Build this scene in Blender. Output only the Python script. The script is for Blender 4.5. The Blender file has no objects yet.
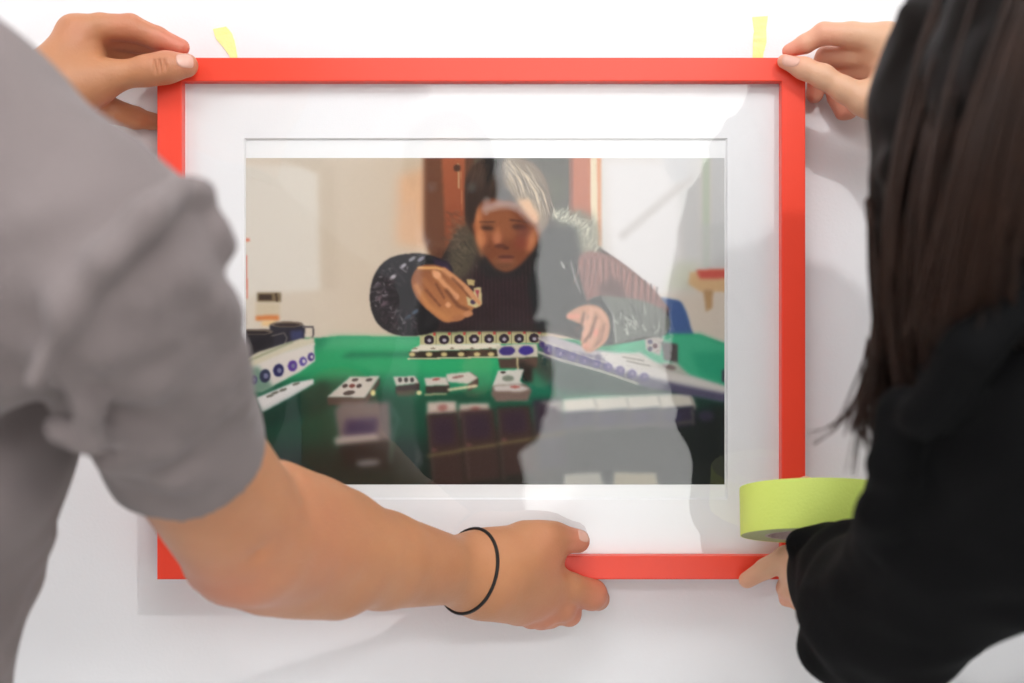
import bpy, bmesh, math, random
import numpy as np
from mathutils import Vector, Matrix

scene = bpy.context.scene
C = scene.collection
# ---------------------------------------------------------------- camera, sky, exposure
EYE = 1.5; CAMY = -1.178; FPX = 1024*50/36.0
cam_data = bpy.data.cameras.new('camera'); cam = bpy.data.objects.new('camera', cam_data); C.objects.link(cam)
cam.location = (0, CAMY, EYE); cam.rotation_euler = (math.radians(90), 0, 0)
cam_data.lens = 50; cam_data.sensor_width = 36; cam_data.clip_start = .02
cam_data.dof.use_dof = True; cam_data.dof.focus_distance = 1.135; cam_data.dof.aperture_fstop = 4.5
scene.camera = cam
scene.view_settings.view_transform = 'Standard'; scene.view_settings.look = 'None'
scene.view_settings.gamma = 1.0; scene.view_settings.use_curve_mapping = False
scene.view_settings.exposure = -0.07
world = bpy.data.worlds.new('sky'); scene.world = world; world.use_nodes = True
wb = world.node_tree.nodes['Background']; wb.inputs[0].default_value = (1, .995, .975, 1); wb.inputs[1].default_value = 3.7

def area(name, loc, target, size, size_y, power, col=(1, 1, 1), parent=None):
    l = bpy.data.lights.new(name, 'AREA'); l.shape = 'RECTANGLE'; l.size = size; l.size_y = size_y; l.energy = power; l.color = col
    o = bpy.data.objects.new(name, l); C.objects.link(o); o.location = loc
    o.rotation_euler = (Vector(target)-Vector(loc)).to_track_quat('-Z', 'Y').to_euler()
    if parent: o.parent = parent
    return o
FILL_PANELS = [((0.0, -1.3, 2.93), 14), ((-1.9, -1.6, 2.93), 20), ((-.8, -4.2, 2.93), 68), ((.9, -4.2, 2.93), 62)]  # unseen overhead fill lights, added to brighten and even out the wall
SPOT = ((.80, -1.65, 2.80), 42)
for loc, pw in FILL_PANELS:
    area('fill_light', loc, (loc[0], loc[1], 0), 1.2, .6, pw, (.965, .985, 1))
sp_l = bpy.data.lights.new('spot_light', 'SPOT'); sp_l.energy = SPOT[1]; sp_l.shadow_soft_size = .02; sp_l.spot_size = math.radians(80); sp_l.spot_blend = .6
sp_l.color = (1, .995, .985)
spo = bpy.data.objects.new('spot_light', sp_l); C.objects.link(spo); spo.location = SPOT[0]
spo.rotation_euler = (Vector((0, 0, 1.45))-Vector(SPOT[0])).to_track_quat('-Z', 'Y').to_euler()

def P(u, v, d):
    return np.array([(u-512)/FPX*d, CAMY+d, EYE+(341.5-v)/FPX*d])
FR = 1.138                      # distance of the frame's front face
def Q(u, v, off): return P(u, v, FR+off*.001)

# ---------------------------------------------------------------- materials
def lin(c):
    c = np.array(c, float)/255
    return tuple(np.where(c <= .04045, c/12.92, ((c+.055)/1.055)**2.4))+(1,)
def mat(name, col, rough=.5, noise=0, nscale=20, bump=0, bscale=200, spec=.5, sss=0, attr=None, col2=None, weave=False, metal=0, sheen=0):
    m = bpy.data.materials.new(name); m.use_nodes = True; nt = m.node_tree; b = nt.nodes['Principled BSDF']
    base = lin(col); b.inputs['Base Color'].default_value = base; b.inputs['Roughness'].default_value = rough
    b.inputs['Specular IOR Level'].default_value = spec; b.inputs['Metallic'].default_value = metal
    if sheen: b.inputs['Sheen Weight'].default_value = sheen
    tc = nt.nodes.new('ShaderNodeTexCoord')
    src = None
    if noise or col2:
        n = nt.nodes.new('ShaderNodeTexNoise'); n.inputs['Scale'].default_value = nscale; n.inputs['Detail'].default_value = 4
        nt.links.new(tc.outputs['Object'], n.inputs['Vector'])
        mx = nt.nodes.new('ShaderNodeMix'); mx.data_type = 'RGBA'
        c2 = lin(col2) if col2 else tuple(x*(1-noise) for x in base[:3])+(1,)
        mx.inputs['A'].default_value = base; mx.inputs['B'].default_value = c2
        nt.links.new(n.outputs['Fac'], mx.inputs['Factor']); src = mx.outputs['Result']
    if attr:
        a = nt.nodes.new('ShaderNodeAttribute'); a.attribute_name = attr[0]
        mx2 = nt.nodes.new('ShaderNodeMix'); mx2.data_type = 'RGBA'; mx2.inputs['B'].default_value = lin(attr[1])
        if src: nt.links.new(src, mx2.inputs['A'])
        else: mx2.inputs['A'].default_value = base
        nt.links.new(a.outputs['Fac'], mx2.inputs['Factor']); src = mx2.outputs['Result']
    if src: nt.links.new(src, b.inputs['Base Color'])
    if bump:
        if weave:
            t = nt.nodes.new('ShaderNodeTexWave'); t.inputs['Scale'].default_value = bscale; t.inputs['Distortion'].default_value = 2
            out = t.outputs['Fac']
        else:
            t = nt.nodes.new('ShaderNodeTexNoise'); t.inputs['Scale'].default_value = bscale; t.inputs['Detail'].default_value = 3; out = t.outputs['Fac']
        nt.links.new(tc.outputs['Object'], t.inputs['Vector'])
        bp = nt.nodes.new('ShaderNodeBump'); bp.inputs['Strength'].default_value = bump; bp.inputs['Distance'].default_value = .001
        nt.links.new(out, bp.inputs['Height']); nt.links.new(bp.outputs['Normal'], b.inputs['Normal'])
    if sss:
        b.inputs['Subsurface Weight'].default_value = sss; b.inputs['Subsurface Radius'].default_value = (1, .35, .2); b.inputs['Subsurface Scale'].default_value = .004
    return m
M = {}
M['wall'] = mat('white_wall_paint', (243, 243, 245), .7, noise=.012, nscale=3, bump=.15, bscale=350)
M['backwall'] = mat('grey_wall_paint', (120, 120, 122), .7, noise=.03, nscale=3)
M['ceiling'] = mat('ceiling_paint', (238, 238, 238), .8, noise=.01)
M['floor'] = mat('concrete_floor', (214, 212, 208), .45, noise=.12, nscale=6, bump=.1, bscale=60)
M['metal'] = mat('white_metal', (225, 225, 225), .35, noise=.01)
M['darkmetal'] = mat('dark_metal', (52, 54, 56), .4, noise=.02)
M['red'] = mat('red_lacquer', (250, 72, 48), .36, noise=.03, nscale=9, bump=.05, bscale=700)
M['mat'] = mat('white_mat_board', (246, 245, 246), .85, noise=.008, nscale=40, bump=.1, bscale=900)
M['paper'] = mat('white_paper', (248, 248, 248), .6, noise=.005)
M['board'] = mat('backing_board', (150, 128, 100), .8, noise=.1)
M['skin_m'] = mat('warm_skin', (203, 144, 103), .46, col2=(184, 122, 84), nscale=30, bump=.35, bscale=420, sss=.12, attr=('blush', (214, 128, 104)))
M['skin_w'] = mat('fair_skin', (226, 182, 150), .45, col2=(218, 168, 134), nscale=30, bump=.25, bscale=500, sss=.12, attr=('blush', (226, 146, 122)))
M['nail'] = mat('nail', (228, 176, 158), .22, noise=.04, nscale=300)
M['shirt'] = mat('grey_jersey', (132, 121, 120), .9, noise=.1, nscale=25, bump=.5, bscale=900, sheen=.12, spec=.2)
M['black'] = mat('black_cotton', (13, 13, 14), .85, noise=.2, nscale=14, bump=.6, bscale=500, spec=.09)
M['trouser'] = mat('dark_trousers', (44, 44, 48), .9, noise=.15, bump=.4, bscale=700)
M['shoe'] = mat('black_leather', (24, 24, 25), .4, noise=.1)
M['hair'] = mat('dark_brown_hair', (14, 10, 9), .55, col2=(22, 15, 12), nscale=60, bump=.3, bscale=300, spec=.12)
M['strand'] = mat('brown_hair_strands', (66, 42, 31), .42, col2=(28, 19, 15), nscale=40, spec=.25)
M['elastic'] = mat('black_elastic', (18, 15, 15), .7, bump=.4, bscale=1500, noise=.1)
M['tape'] = mat('lime_masking_tape', (232, 250, 128), .6, col2=(226, 245, 114), nscale=30, bump=.3, bscale=500)
M['tape2'] = mat('pale_masking_tape', (240, 247, 146), .6, col2=(246, 250, 180), nscale=90, bump=.3, bscale=500)
M['tape_edge'] = mat('tape_layers', (176, 186, 130), .7, col2=(150, 156, 120), nscale=400, bump=.3, bscale=900)
M['core'] = mat('cardboard_core', (205, 196, 190), .8, col2=(150, 128, 130), nscale=120)
M['eye'] = mat('eye', (235, 232, 228), .2, noise=.01)
M['shirtcollar'] = mat('grey_rib', (92, 86, 86), .9, noise=.1, bump=.5, bscale=900)
M['plastic'] = mat('black_plastic', (24, 24, 25), .4, noise=.1, bump=.2, bscale=900)
M['lens'] = mat('lens_glass', (20, 20, 30), .05, noise=.1)

def printmat():
    m = bpy.data.materials.new('printed_ink'); m.use_nodes = True; nt = m.node_tree; b = nt.nodes['Principled BSDF']
    a = nt.nodes.new('ShaderNodeAttribute'); a.attribute_name = 'ink'; nt.links.new(a.outputs['Color'], b.inputs['Base Color'])
    b.inputs['Roughness'].default_value = .55; b.inputs['Specular IOR Level'].default_value = .2
    return m
def glassmat(name):
    m = bpy.data.materials.new(name); m.use_nodes = True; nt = m.node_tree; nt.nodes.clear()
    o = nt.nodes.new('ShaderNodeOutputMaterial'); mx = nt.nodes.new('ShaderNodeMixShader'); t = nt.nodes.new('ShaderNodeBsdfTransparent')
    g = nt.nodes.new('ShaderNodeBsdfGlossy'); g.inputs['Roughness'].default_value = 0.0; f = nt.nodes.new('ShaderNodeFresnel'); f.inputs['IOR'].default_value = 1.52
    # a thin pane: both surfaces' reflection counted on the side that is met first, none on the way out
    ge = nt.nodes.new('ShaderNodeNewGeometry'); iv = nt.nodes.new('ShaderNodeMath'); iv.operation = 'SUBTRACT'; iv.inputs[0].default_value = 1.9
    db = nt.nodes.new('ShaderNodeMath'); db.operation = 'MULTIPLY'; db.inputs[1].default_value = 1.9
    nt.links.new(ge.outputs['Backfacing'], db.inputs[0]); nt.links.new(db.outputs[0], iv.inputs[1])
    fm = nt.nodes.new('ShaderNodeMath'); fm.operation = 'MULTIPLY'; fm.use_clamp = True
    nt.links.new(f.outputs[0], fm.inputs[0]); nt.links.new(iv.outputs[0], fm.inputs[1]); nt.links.new(fm.outputs[0], mx.inputs[0]); nt.links.new(t.outputs[0], mx.inputs[1]); nt.links.new(g.outputs[0], mx.inputs[2]); nt.links.new(mx.outputs[0], o.inputs[0])
    return m
M['print'] = printmat(); M['glass'] = glassmat('clear_glass')

# ---------------------------------------------------------------- object helpers
def link(name, me, m=None, parent=None, smooth=False):
    o = bpy.data.objects.new(name, me); C.objects.link(o)
    if m: me.materials.append(m)
    if smooth: me.polygons.foreach_set('use_smooth', [True]*len(me.polygons))
    if parent:
        o.parent = parent; o.matrix_parent_inverse = Matrix.Translation(-Vector(parent.location))
    return o
def empty(name, loc, label, cat, group=None):
    o = bpy.data.objects.new(name, None); C.objects.link(o); o.location = loc; o.empty_display_size = .05
    return tag(o, label, cat, group)
def tag(o, label, cat, group=None):
    o['label'] = label; o['category'] = cat
    if group: o['group'] = group
    return o
def struct(o): o['kind'] = 'structure'; return o
def bbox_bm(bm, x0, x1, y0, y1, z0, z1, bev=0):
    r = bmesh.ops.create_cube(bm, size=1)
    vs = r['verts']
    bmesh.ops.scale(bm, vec=(x1-x0, y1-y0, z1-z0), verts=vs); bmesh.ops.translate(bm, vec=((x0+x1)/2, (y0+y1)/2, (z0+z1)/2), verts=vs)
    if bev:
        es = list({e for v in vs for e in v.link_edges}); bmesh.ops.bevel(bm, geom=es, offset=bev, segments=2, affect='EDGES', profile=.5)
def box(name, x0, x1, y0, y1, z0, z1, m, parent=None, bev=0):
    bm = bmesh.new(); bbox_bm(bm, x0, x1, y0, y1, z0, z1, bev); me = bpy.data.meshes.new(name); bm.to_mesh(me); bm.free()
    return link(name, me, m, parent)
def pydata(name, v, f, m, parent=None, smooth=True):
    me = bpy.data.meshes.new(name); me.from_pydata([tuple(map(float, x)) for x in v], [], f); me.validate(); me.update()
    return link(name, me, m, parent, smooth)
def tube(name, pts, rad, m, parent=None, sides=8, closed=False):
    v, f = tube_vf(pts, rad, sides, closed); return pydata(name, v, f, m, parent)
def tube_vf(pts, rad, sides=8, closed=False, base=0):
    pts = [np.array(p, float) for p in pts]; n = len(pts); rad = rad if hasattr(rad, '__len__') else [rad]*n
    v, f = [], []; up = np.array([.13, .21, .97])
    for i, p in enumerate(pts):
        a = pts[i-1] if (i > 0 or closed) else p; b = pts[(i+1) % n] if (i < n-1 or closed) else p
        t = b-a; t /= np.linalg.norm(t)+1e-12; x = np.cross(t, up)
        x /= np.linalg.norm(x)+1e-12; y = np.cross(t, x); up = np.cross(x, t)
        for k in range(sides):
            an = 2*math.pi*k/sides; v.append(p+rad[i]*(math.cos(an)*x+math.sin(an)*y))
    for i in range(n if closed else n-1):
        j = (i+1) % n
        for k in range(sides):
            k2 = (k+1) % sides; f.append((base+i*sides+k, base+i*sides+k2, base+j*sides+k2, base+j*sides+k))
    if not closed:
        f.append(tuple(base+k for k in range(sides))[::-1]); f.append(tuple(base+(n-1)*sides+k for k in range(sides)))
    return v, f

# ---------------------------------------------------------------- implicit surfaces for bodies and clothes
def smin(a, b, k):
    if k <= 0: return np.minimum(a, b)
    h = np.clip(.5+.5*(b-a)/k, 0, 1); return b*(1-h)+a*h-k*h*(1-h)
class Cap:                       # tapered capsule, optionally squashed along one axis
    def __init__(s, a, b, ra, rb, flat=None):
        s.a = np.array(a, float); s.b = np.array(b, float); s.ra, s.rb = ra, rb; s.ab = s.b-s.a; s.l2 = max(1e-12, s.ab@s.ab); s.flat = flat
    def d(s, p):
        q = p-s.a; t = np.clip((q@s.ab)/s.l2, 0, 1); w = q-t[..., None]*s.ab; r = s.ra+(s.rb-s.ra)*t
        if s.flat is not None:
            n, k = s.flat; c = w@n; w = w+(c*(1/k-1))[..., None]*n
            return (np.sqrt((w*w).sum(-1))-r)*k**.5
        return np.sqrt((w*w).sum(-1))-r
class Ell:
    def __init__(s, c, r, rot=None):
        s.c = np.array(c, float); s.r = np.array(r, float); s.R = np.eye(3) if rot is None else rot
    def d(s, p):
        q = (p-s.c)@s.R; k0 = np.sqrt(((q/s.r)**2).sum(-1)); k1 = np.sqrt(((q/s.r**2)**2).sum(-1))+1e-9
        return k0*(k0-1)/k1
class Disc:                      # half-space beyond a plane, limited to a radius
    def __init__(s, c, n, R, depth=.5):
        s.c = np.array(c, float); s.n = np.array(n, float)/np.linalg.norm(n); s.R = R; s.depth = depth
    def d(s, p):
        q = p-s.c; h = q@s.n; rad = np.sqrt(np.maximum(0, (q*q).sum(-1)-h*h))-s.R
        return np.maximum(np.maximum(-h, rad), h-s.depth)
class Fig:
    def __init__(s): s.g = []; s.cuts = []; s.disp = None
    def add(s, prims, k=.004, kj=.008): s.g.append((prims, k, kj)); return s
    def cut(s, prim, k=.001): s.cuts.append((prim, k)); return s
    def val(s, p, act=None):
        tot = None; i = 0
        for prims, k, kj in s.g:
            dg = None
            for pr in prims:
                if act is None or act[i]:
                    d = pr.d(p); dg = d if dg is None else smin(dg, d, k)
                i += 1
            if dg is not None: tot = dg if tot is None else smin(tot, dg, kj)
        if tot is None: return np.full(p.shape[:-1], 1.0)
        if s.disp is not None: tot = tot+s.disp(p)
        for pr, k in s.cuts: tot = -smin(-tot, pr.d(p), k)
        return tot
def chain(pts, flat=None):
    out = []
    for (a, b) in zip(pts[:-1], pts[1:]): out.append(Cap(a[0], b[0], a[1], b[1], flat))
    return out
def loft(levels, dr=0, n=4):     # a trunk: a bar across the body at each level, with in-between levels
    out = []
    for i in range(len(levels)-1):
        (a, b, r), (c, d, q) = levels[i], levels[i+1]
        for t in np.linspace(0, 1, n, endpoint=(i == len(levels)-2)):
            t3 = t*t*(3-2*t); out.append(Cap(a*(1-t3)+c*t3, b*(1-t3)+d*t3, (r*(1-t3)+q*t3)+dr, (r*(1-t3)+q*t3)+dr))
    return out
def polygonize(fig, h, lo, hi, keep=None, B=12):
    lo = np.array(lo, float); hi = np.array(hi, float)
    nb = np.ceil((hi-lo)/(B*h)).astype(int)
    I = np.stack(np.meshgrid(*[np.arange(n) for n in nb], indexing='ij'), -1).reshape(-1, 3)
    cen = lo+(I+.5)*B*h; R = B*h*.5*3**.5
    if keep is not None:
        m = keep(cen); I = I[m]; cen = cen[m]
    prims = [pr for g in fig.g for pr in g[0]]
    D = np.stack([pr.d(cen) for pr in prims], -1)
    mn = D.min(-1); sel = (mn < R*1.35+.03) & (mn > -R*2.2-.03)
    I, D, mn = I[sel], D[sel], mn[sel]
    n = nb*B+2; sx, sy = int(n[1]*n[2]), int(n[2])
    keys, vs, quads = [], [], []
    ar = np.arange(B+2)
    for bi in range(len(I)):
        act = D[bi] < mn[bi]+2.4*R+.035
        o = I[bi]*B-1                     # one extra cell before, so that faces on shared edges close
        idx = np.stack(np.meshgrid(o[0]+ar, o[1]+ar, o[2]+ar, indexing='ij'), -1)
        F = fig.val(lo+idx*h, act)
        neg = F < 0
        if neg.all() or not neg.any(): continue
        c = neg[:-1, :-1, :-1].astype(int)
        cnt = sum(neg[i:B+1+i, j:B+1+j, k:B+1+k].astype(int) for i in (0, 1) for j in (0, 1) for k in (0, 1))
        cells = np.argwhere((cnt > 0) & (cnt < 8))
        if not len(cells): continue
        acc = np.zeros((len(cells), 3)); num = np.zeros(len(cells))
        cc = [(i, j, k) for i in (0, 1) for j in (0, 1) for k in (0, 1)]
        val = {q: F[cells[:, 0]+q[0], cells[:, 1]+q[1], cells[:, 2]+q[2]] for q in cc}
        for q in cc:
            for ax in range(3):
                if q[ax] == 0:
                    q2 = list(q); q2[ax] = 1; q2 = tuple(q2); a, b = val[q], val[q2]
                    cr = (a < 0) != (b < 0); t = np.where(cr, a/np.where(cr, a-b, 1), 0)
                    pt = np.tile(np.array(q, float), (len(cells), 1)); pt[:, ax] = t
                    acc += pt*cr[:, None]; num += cr
        pos = lo+(cells+o+acc/num[:, None])*h
        g = cells+o+1
        keys.append((g[:, 0]*sx+g[:, 1]*sy+g[:, 2]).astype(np.int64)); vs.append(pos)
        s_ = slice(1, B+1)
        for ax in range(3):
            a = F[s_, s_, s_]
            sh = [slice(1, B+1)]*3; sh[ax] = slice(2, B+2); b = F[tuple(sh)]
            e = np.argwhere((a < 0) != (b < 0))
            if not len(e): continue
            fl = (a < 0)[e[:, 0], e[:, 1], e[:, 2]]
            g0 = e+1+o+1
            u, w = [(1, 2), (2, 0), (0, 1)][ax]
            du = np.zeros(3, int); du[u] = 1; dw = np.zeros(3, int); dw[w] = 1
            def K(q): return (q[:, 0]*sx+q[:, 1]*sy+q[:, 2]).astype(np.int64)
            qd = np.stack([K(g0-du-dw), K(g0-dw), K(g0), K(g0-du)], -1)
            qd[~fl] = qd[~fl][:, ::-1]; quads.append(qd)
    keys = np.concatenate(keys); vs = np.concatenate(vs); quads = np.concatenate(quads)
    uk, ui = np.unique(keys, return_index=True); V = vs[ui]
    qi = np.searchsorted(uk, quads); qi = np.clip(qi, 0, len(uk)-1); ok = (uk[qi] == quads).all(-1)
    return V, qi[ok]
def mesh_np(name, V, Fq):
    me = bpy.data.meshes.new(name); me.vertices.add(len(V)); me.vertices.foreach_set('co', V.astype(np.float32).ravel())
    me.loops.add(Fq.size); me.loops.foreach_set('vertex_index', Fq.astype(np.int32).ravel())
    me.polygons.add(len(Fq)); me.polygons.foreach_set('loop_start', (np.arange(len(Fq))*4).astype(np.int32))
    me.polygons.foreach_set('loop_total', np.full(len(Fq), 4, np.int32))
    me.update(calc_edges=True); me.validate(); return me
def bounds(fig):
    L, H = [], []
    for g in fig.g:
        for pr in g[0]:
            if isinstance(pr, Cap):
                r = max(pr.ra, pr.rb)*1.3; L.append(np.minimum(pr.a, pr.b)-r); H.append(np.maximum(pr.a, pr.b)+r)
            else: L.append(pr.c-max(pr.r)); H.append(pr.c+max(pr.r))
    return np.min(L, 0)-.01, np.max(H, 0)+.01
def body_mesh(name, fig, h, fine=None, hf=.0014, blush=None):
    """one mesh; finer cells inside the spheres `fine` (hands, face)"""
    lo, hi = bounds(fig)
    if not fine:
        V, F = polygonize(fig, h, lo, hi); parts = [(V, F)]
    else:
        B = 12
        V, F = polygonize(fig, h, lo, hi)
        c = V[F].mean(1); m = np.ones(len(F), bool)
        for (a, r) in fine: m &= np.linalg.norm(c-np.array(a), axis=1) > r-h*.6
        parts = [(V, F[m])]
        for (a, r) in fine:
            a = np.array(a); V2, F2 = polygonize(fig, hf, a-r-.02, a+r+.02, keep=lambda q, a=a, r=r: np.linalg.norm(q-a, axis=1) < r+hf*B)
            c2 = V2[F2].mean(1); parts.append((V2, F2[np.linalg.norm(c2-a, axis=1) < r+h*.6]))
    n = 0; VV, FF = [], []
    for V, F in parts:
        u, inv = np.unique(F, return_inverse=True); VV.append(V[u]); FF.append(inv.reshape(F.shape)+n); n += len(u)
    V = np.concatenate(VV); F = np.concatenate(FF)
    me = mesh_np(name, V, F)
    if blush is not None:
        s = np.zeros(len(V))
        for (p, r, a) in blush: s = np.maximum(s, a*np.exp(-((V-np.array(p))**2).sum(1)/(r*r)))
        at = me.attributes.new('blush', 'FLOAT', 'POINT'); at.data.foreach_set('value', s.astype(np.float32))
    return me
def on_surface(fig, p, d, far=.12):
    lo_, hi_ = 0.0, far
    for _ in range(22):
        mid = (lo_+hi_)/2
        if fig.val(p+d*mid) < 0: lo_ = mid
        else: hi_ = mid
    return lo_
def nail(name, fig, tip, along, normal, w, l, parent, m=None):
    """a curved nail plate laid on the fingertip"""
    al = np.array(along, float); al /= np.linalg.norm(al); nn = np.array(normal, float); nn -= al*(nn@al); nn /= np.linalg.norm(nn); sd = np.cross(al, nn)
    v, f = [], []; NU, NV = 9, 9; top = []
    for i in range(NV):
        for j in range(NU):
            a = -1+2*i/(NV-1); b = -1+2*j/(NU-1)
            rr = (abs(a)**3.2+abs(b)**3.2)**(1/3.2); mxab = max(abs(a), abs(b), 1e-9); sc = mxab/rr if rr > 0 else 1
            p = tip+al*(a*sc*l/2)+sd*(b*sc*w/2)*.86
            t = on_surface(fig, p-nn*.004, nn, .03); p0 = p-nn*.004+nn*t; top.append(p0)
    for k, p0 in enumerate(top): v.append(p0+nn*.00035)
    for k, p0 in enumerate(top): v.append(p0-nn*.0008)
    N = NU*NV
    for i in range(NV-1):
        for j in range(NU-1):
            q = (i*NU+j, i*NU+j+1, (i+1)*NU+j+1, (i+1)*NU+j); f.append(q); f.append(tuple(N+x for x in q[::-1]))
    rim = [j for j in range(NU)]+[i*NU+NU-1 for i in range(1, NV)]+[(NV-1)*NU+j for j in range(NU-2, -1, -1)]+[i*NU for i in range(NV-2, 0, -1)]
    for a, b in zip(rim, rim[1:]+rim[:1]): f.append((a, a+N, b+N, b))
    return pydata(name, v, f, m or M['nail'], parent)

# ---------------------------------------------------------------- the printed picture, painted as a grid of ink dots
PU0, PV0, PU1, PV1 = 245.0, 158.0, 724.5, 484.5
def paint_print(S=2.0):
    W = int(round((PU1-PU0)*S)); H = int(round((PV1-PV0)*S))
    img = np.zeros((H, W, 3))
    gy, gx = np.mgrid[0:H, 0:W]; U = PU0+(gx+.5)/S; V = PV0+(gy+.5)/S
    rs = np.random.RandomState(7)
    def C(c): return np.array(c, float)/255.0
    def gauss(m, s):
        if s < .3: return m
        r = max(1, int(3*s)); k = np.exp(-.5*(np.arange(-r, r+1)/s)**2); k /= k.sum()
        p = np.pad(m, r, mode='edge')
        a = sum(k[i]*p[i:i+m.shape[0], :] for i in range(2*r+1))
        return sum(k[i]*a[:, i:i+m.shape[1]] for i in range(2*r+1))
    def smooth(pts, n=6):
        p = np.array(pts, float); out = []
        N = len(p)
        for i in range(N):
            a, b, c, d = p[i-1], p[i], p[(i+1) % N], p[(i+2) % N]
            for t in np.linspace(0, 1, n, endpoint=False):
                out.append(.5*((2*b)+(-a+c)*t+(2*a-5*b+4*c-d)*t*t+(-a+3*b-3*c+d)*t**3))
        return np.array(out)
    def lay(mask, x0, y0, col, alpha, grad):
        h, w = mask.shape; sl = (slice(y0, y0+h), slice(x0, x0+w))
        if grad is not None:
            (ax, ay), (bx, by), c2 = grad
            t = ((U[sl]-ax)*(bx-ax)+(V[sl]-ay)*(by-ay))/((bx-ax)**2+(by-ay)**2)
            t = np.clip(t, 0, 1)[..., None]; cc = C(col)*(1-t)+C(c2)*t
        else: cc = C(col)
        m = (mask*alpha)[..., None]
        img[sl] = img[sl]*(1-m)+cc*m
    def box(u0, v0, u1, v1, pad):
        return (max(0, int((u0-PU0)*S-pad)), max(0, int((v0-PV0)*S-pad)), min(W, int((u1-PU0)*S+pad)+1), min(H, int((v1-PV0)*S+pad)+1))
    def poly(pts, col, blur=.7, alpha=1.0, grad=None, sm=False):
        p = smooth(pts) if sm else np.array(pts, float)
        pad = 3*blur*S+2
        x0, y0, x1, y1 = box(p[:, 0].min(), p[:, 1].min(), p[:, 0].max(), p[:, 1].max(), pad)
        if x1 <= x0 or y1 <= y0: return
        uu = U[y0:y1, x0:x1]; vv = V[y0:y1, x0:x1]
        ins = np.zeros(uu.shape, bool)
        for i in range(len(p)):
            (ax, ay), (bx, by) = p[i-1], p[i]
            if ay == by: continue
            ins ^= ((ay > vv) != (by > vv)) & (uu < (bx-ax)*(vv-ay)/(by-ay)+ax)
        lay(gauss(ins.astype(float), blur*S), x0, y0, col, alpha, grad)
    def ell(cu, cv, ru, rv, col, rot=0, blur=.7, alpha=1.0, grad=None):
        R = max(ru, rv); pad = 3*blur*S+2
        x0, y0, x1, y1 = box(cu-R, cv-R, cu+R, cv+R, pad)
        if x1 <= x0 or y1 <= y0: return
        c, s = math.cos(math.radians(rot)), math.sin(math.radians(rot))
        a = U[y0:y1, x0:x1]-cu; b = V[y0:y1, x0:x1]-cv
        m = (((a*c+b*s)/ru)**2+((-a*s+b*c)/rv)**2) < 1
        lay(gauss(m.astype(float), blur*S), x0, y0, col, alpha, grad)
    def line(pts, w, col, blur=.5, alpha=1.0):
        p = np.array(pts, float); pad = 3*blur*S+w*S+2
        x0, y0, x1, y1 = box(p[:, 0].min(), p[:, 1].min(), p[:, 0].max(), p[:, 1].max(), pad)
        if x1 <= x0 or y1 <= y0: return
        uu = U[y0:y1, x0:x1]; vv = V[y0:y1, x0:x1]; d = np.full(uu.shape, 1e9)
        for i in range(len(p)-1):
            a, b = p[i], p[i+1]; ab = b-a
            t = np.clip(((uu-a[0])*ab[0]+(vv-a[1])*ab[1])/max(1e-9, ab@ab), 0, 1)
            d = np.minimum(d, np.hypot(uu-a[0]-t*ab[0], vv-a[1]-t*ab[1]))
        lay(gauss((d < w/2).astype(float), blur*S), x0, y0, col, alpha, None)
    # ---- plastered wall at the back
    poly([(240,150),(730,150),(730,350),(240,350)], (221,209,193), 0, grad=((245,0),(425,0),(204,184,160)))
    poly([(240,164),(300,166),(318,174),(320,262),(321,290),(240,296)], (226,218,206), 2.5, .85)
    poly([(262,152),(330,152),(318,172)], (205,190,170), 2, .7)
    poly([(320,165),(335,165),(338,290),(322,290)], (201,184,162), 4, .55)
    poly([(398,176),(430,166),(430,250),(396,244)], (222,172,132), 5, .8)
    # ---- door and its frame
    poly([(424,150),(452,150),(452,270),(432,262),(424,240)], (98,58,38), 2.2)
    poly([(441,150),(468,150),(468,250),(446,250)], (158,82,50), 1.4, grad=((0,160),(0,260),(130,62,36)))
    poly([(465,150),(476,150),(474,250),(466,250)], (86,50,32), 1)
    line([(458,164),(459,188)], 2.0, (188,150,110), .6, .9); ell(457,168,3.5,3.5,(60,34,24),0,.8)
    line([(461,172),(462,210)], 1, (200,140,100), .6, .6)
    poly([(474,150),(570,150),(574,230),(474,250)], (62,60,50), 2)
    ell(555,190,10,14,(84,88,62),0,4,.6)
    poly([(570,150),(592,150),(592,235),(570,228)], (182,98,60), 1)
    poly([(569,150),(573,150),(573,228),(569,228)], (120,60,40), 1, .8)
    poly([(590,150),(598,150),(599,240),(591,236)], (226,208,176), .8)
    poly([(597,150),(602,150),(603,246),(598,246)], (214,140,92), .8)
    poly([(601,150),(730,150),(730,350),(601,350)], (214,208,203), 1.2)
    # ---- bright window side
    poly([(606,162),(676,162),(682,205),(680,290),(655,298),(612,262)], (226,223,223), 4, .8)
    poly([(668,150),(700,150),(700,262),(684,275),(680,200)], (204,203,202), 3, .8)
    line([(622,236),(690,178)], 8, (196,190,186), 2.2, .75)
    poly([(660,156),(690,156),(688,180),(672,184)], (206,205,206), 2.5, .7)
    poly([(702,150),(710,150),(710,268),(703,268)], (190,200,180), 1.4, .8)
    poly([(712,150),(730,150),(730,262),(712,262)], (206,206,206), 1.5, .8)
    poly([(700,224),(730,224),(730,268),(700,268)], (196,196,194), 2, .6)
    poly([(676,262),(700,262),(694,292),(664,290)], (198,200,178), 4, .7)
    poly([(660,296),(730,288),(730,345),(640,340)], (214,198,180), 5, .8)
    poly([(690,272),(730,270),(730,292),(700,292),(688,284)], (214,176,132), 1.6)
    poly([(696,270),(730,269),(730,278),(700,279)], (206,92,80), 1.6)
    poly([(703,290),(713,290),(712,308),(706,312)], (184,146,104), 1.5)
    # ---- blue chair back
    poly([(655,302),(676,300),(684,307),(690,325),(691,342),(652,342)], (72,98,148), 1.2, sm=True)
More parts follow.
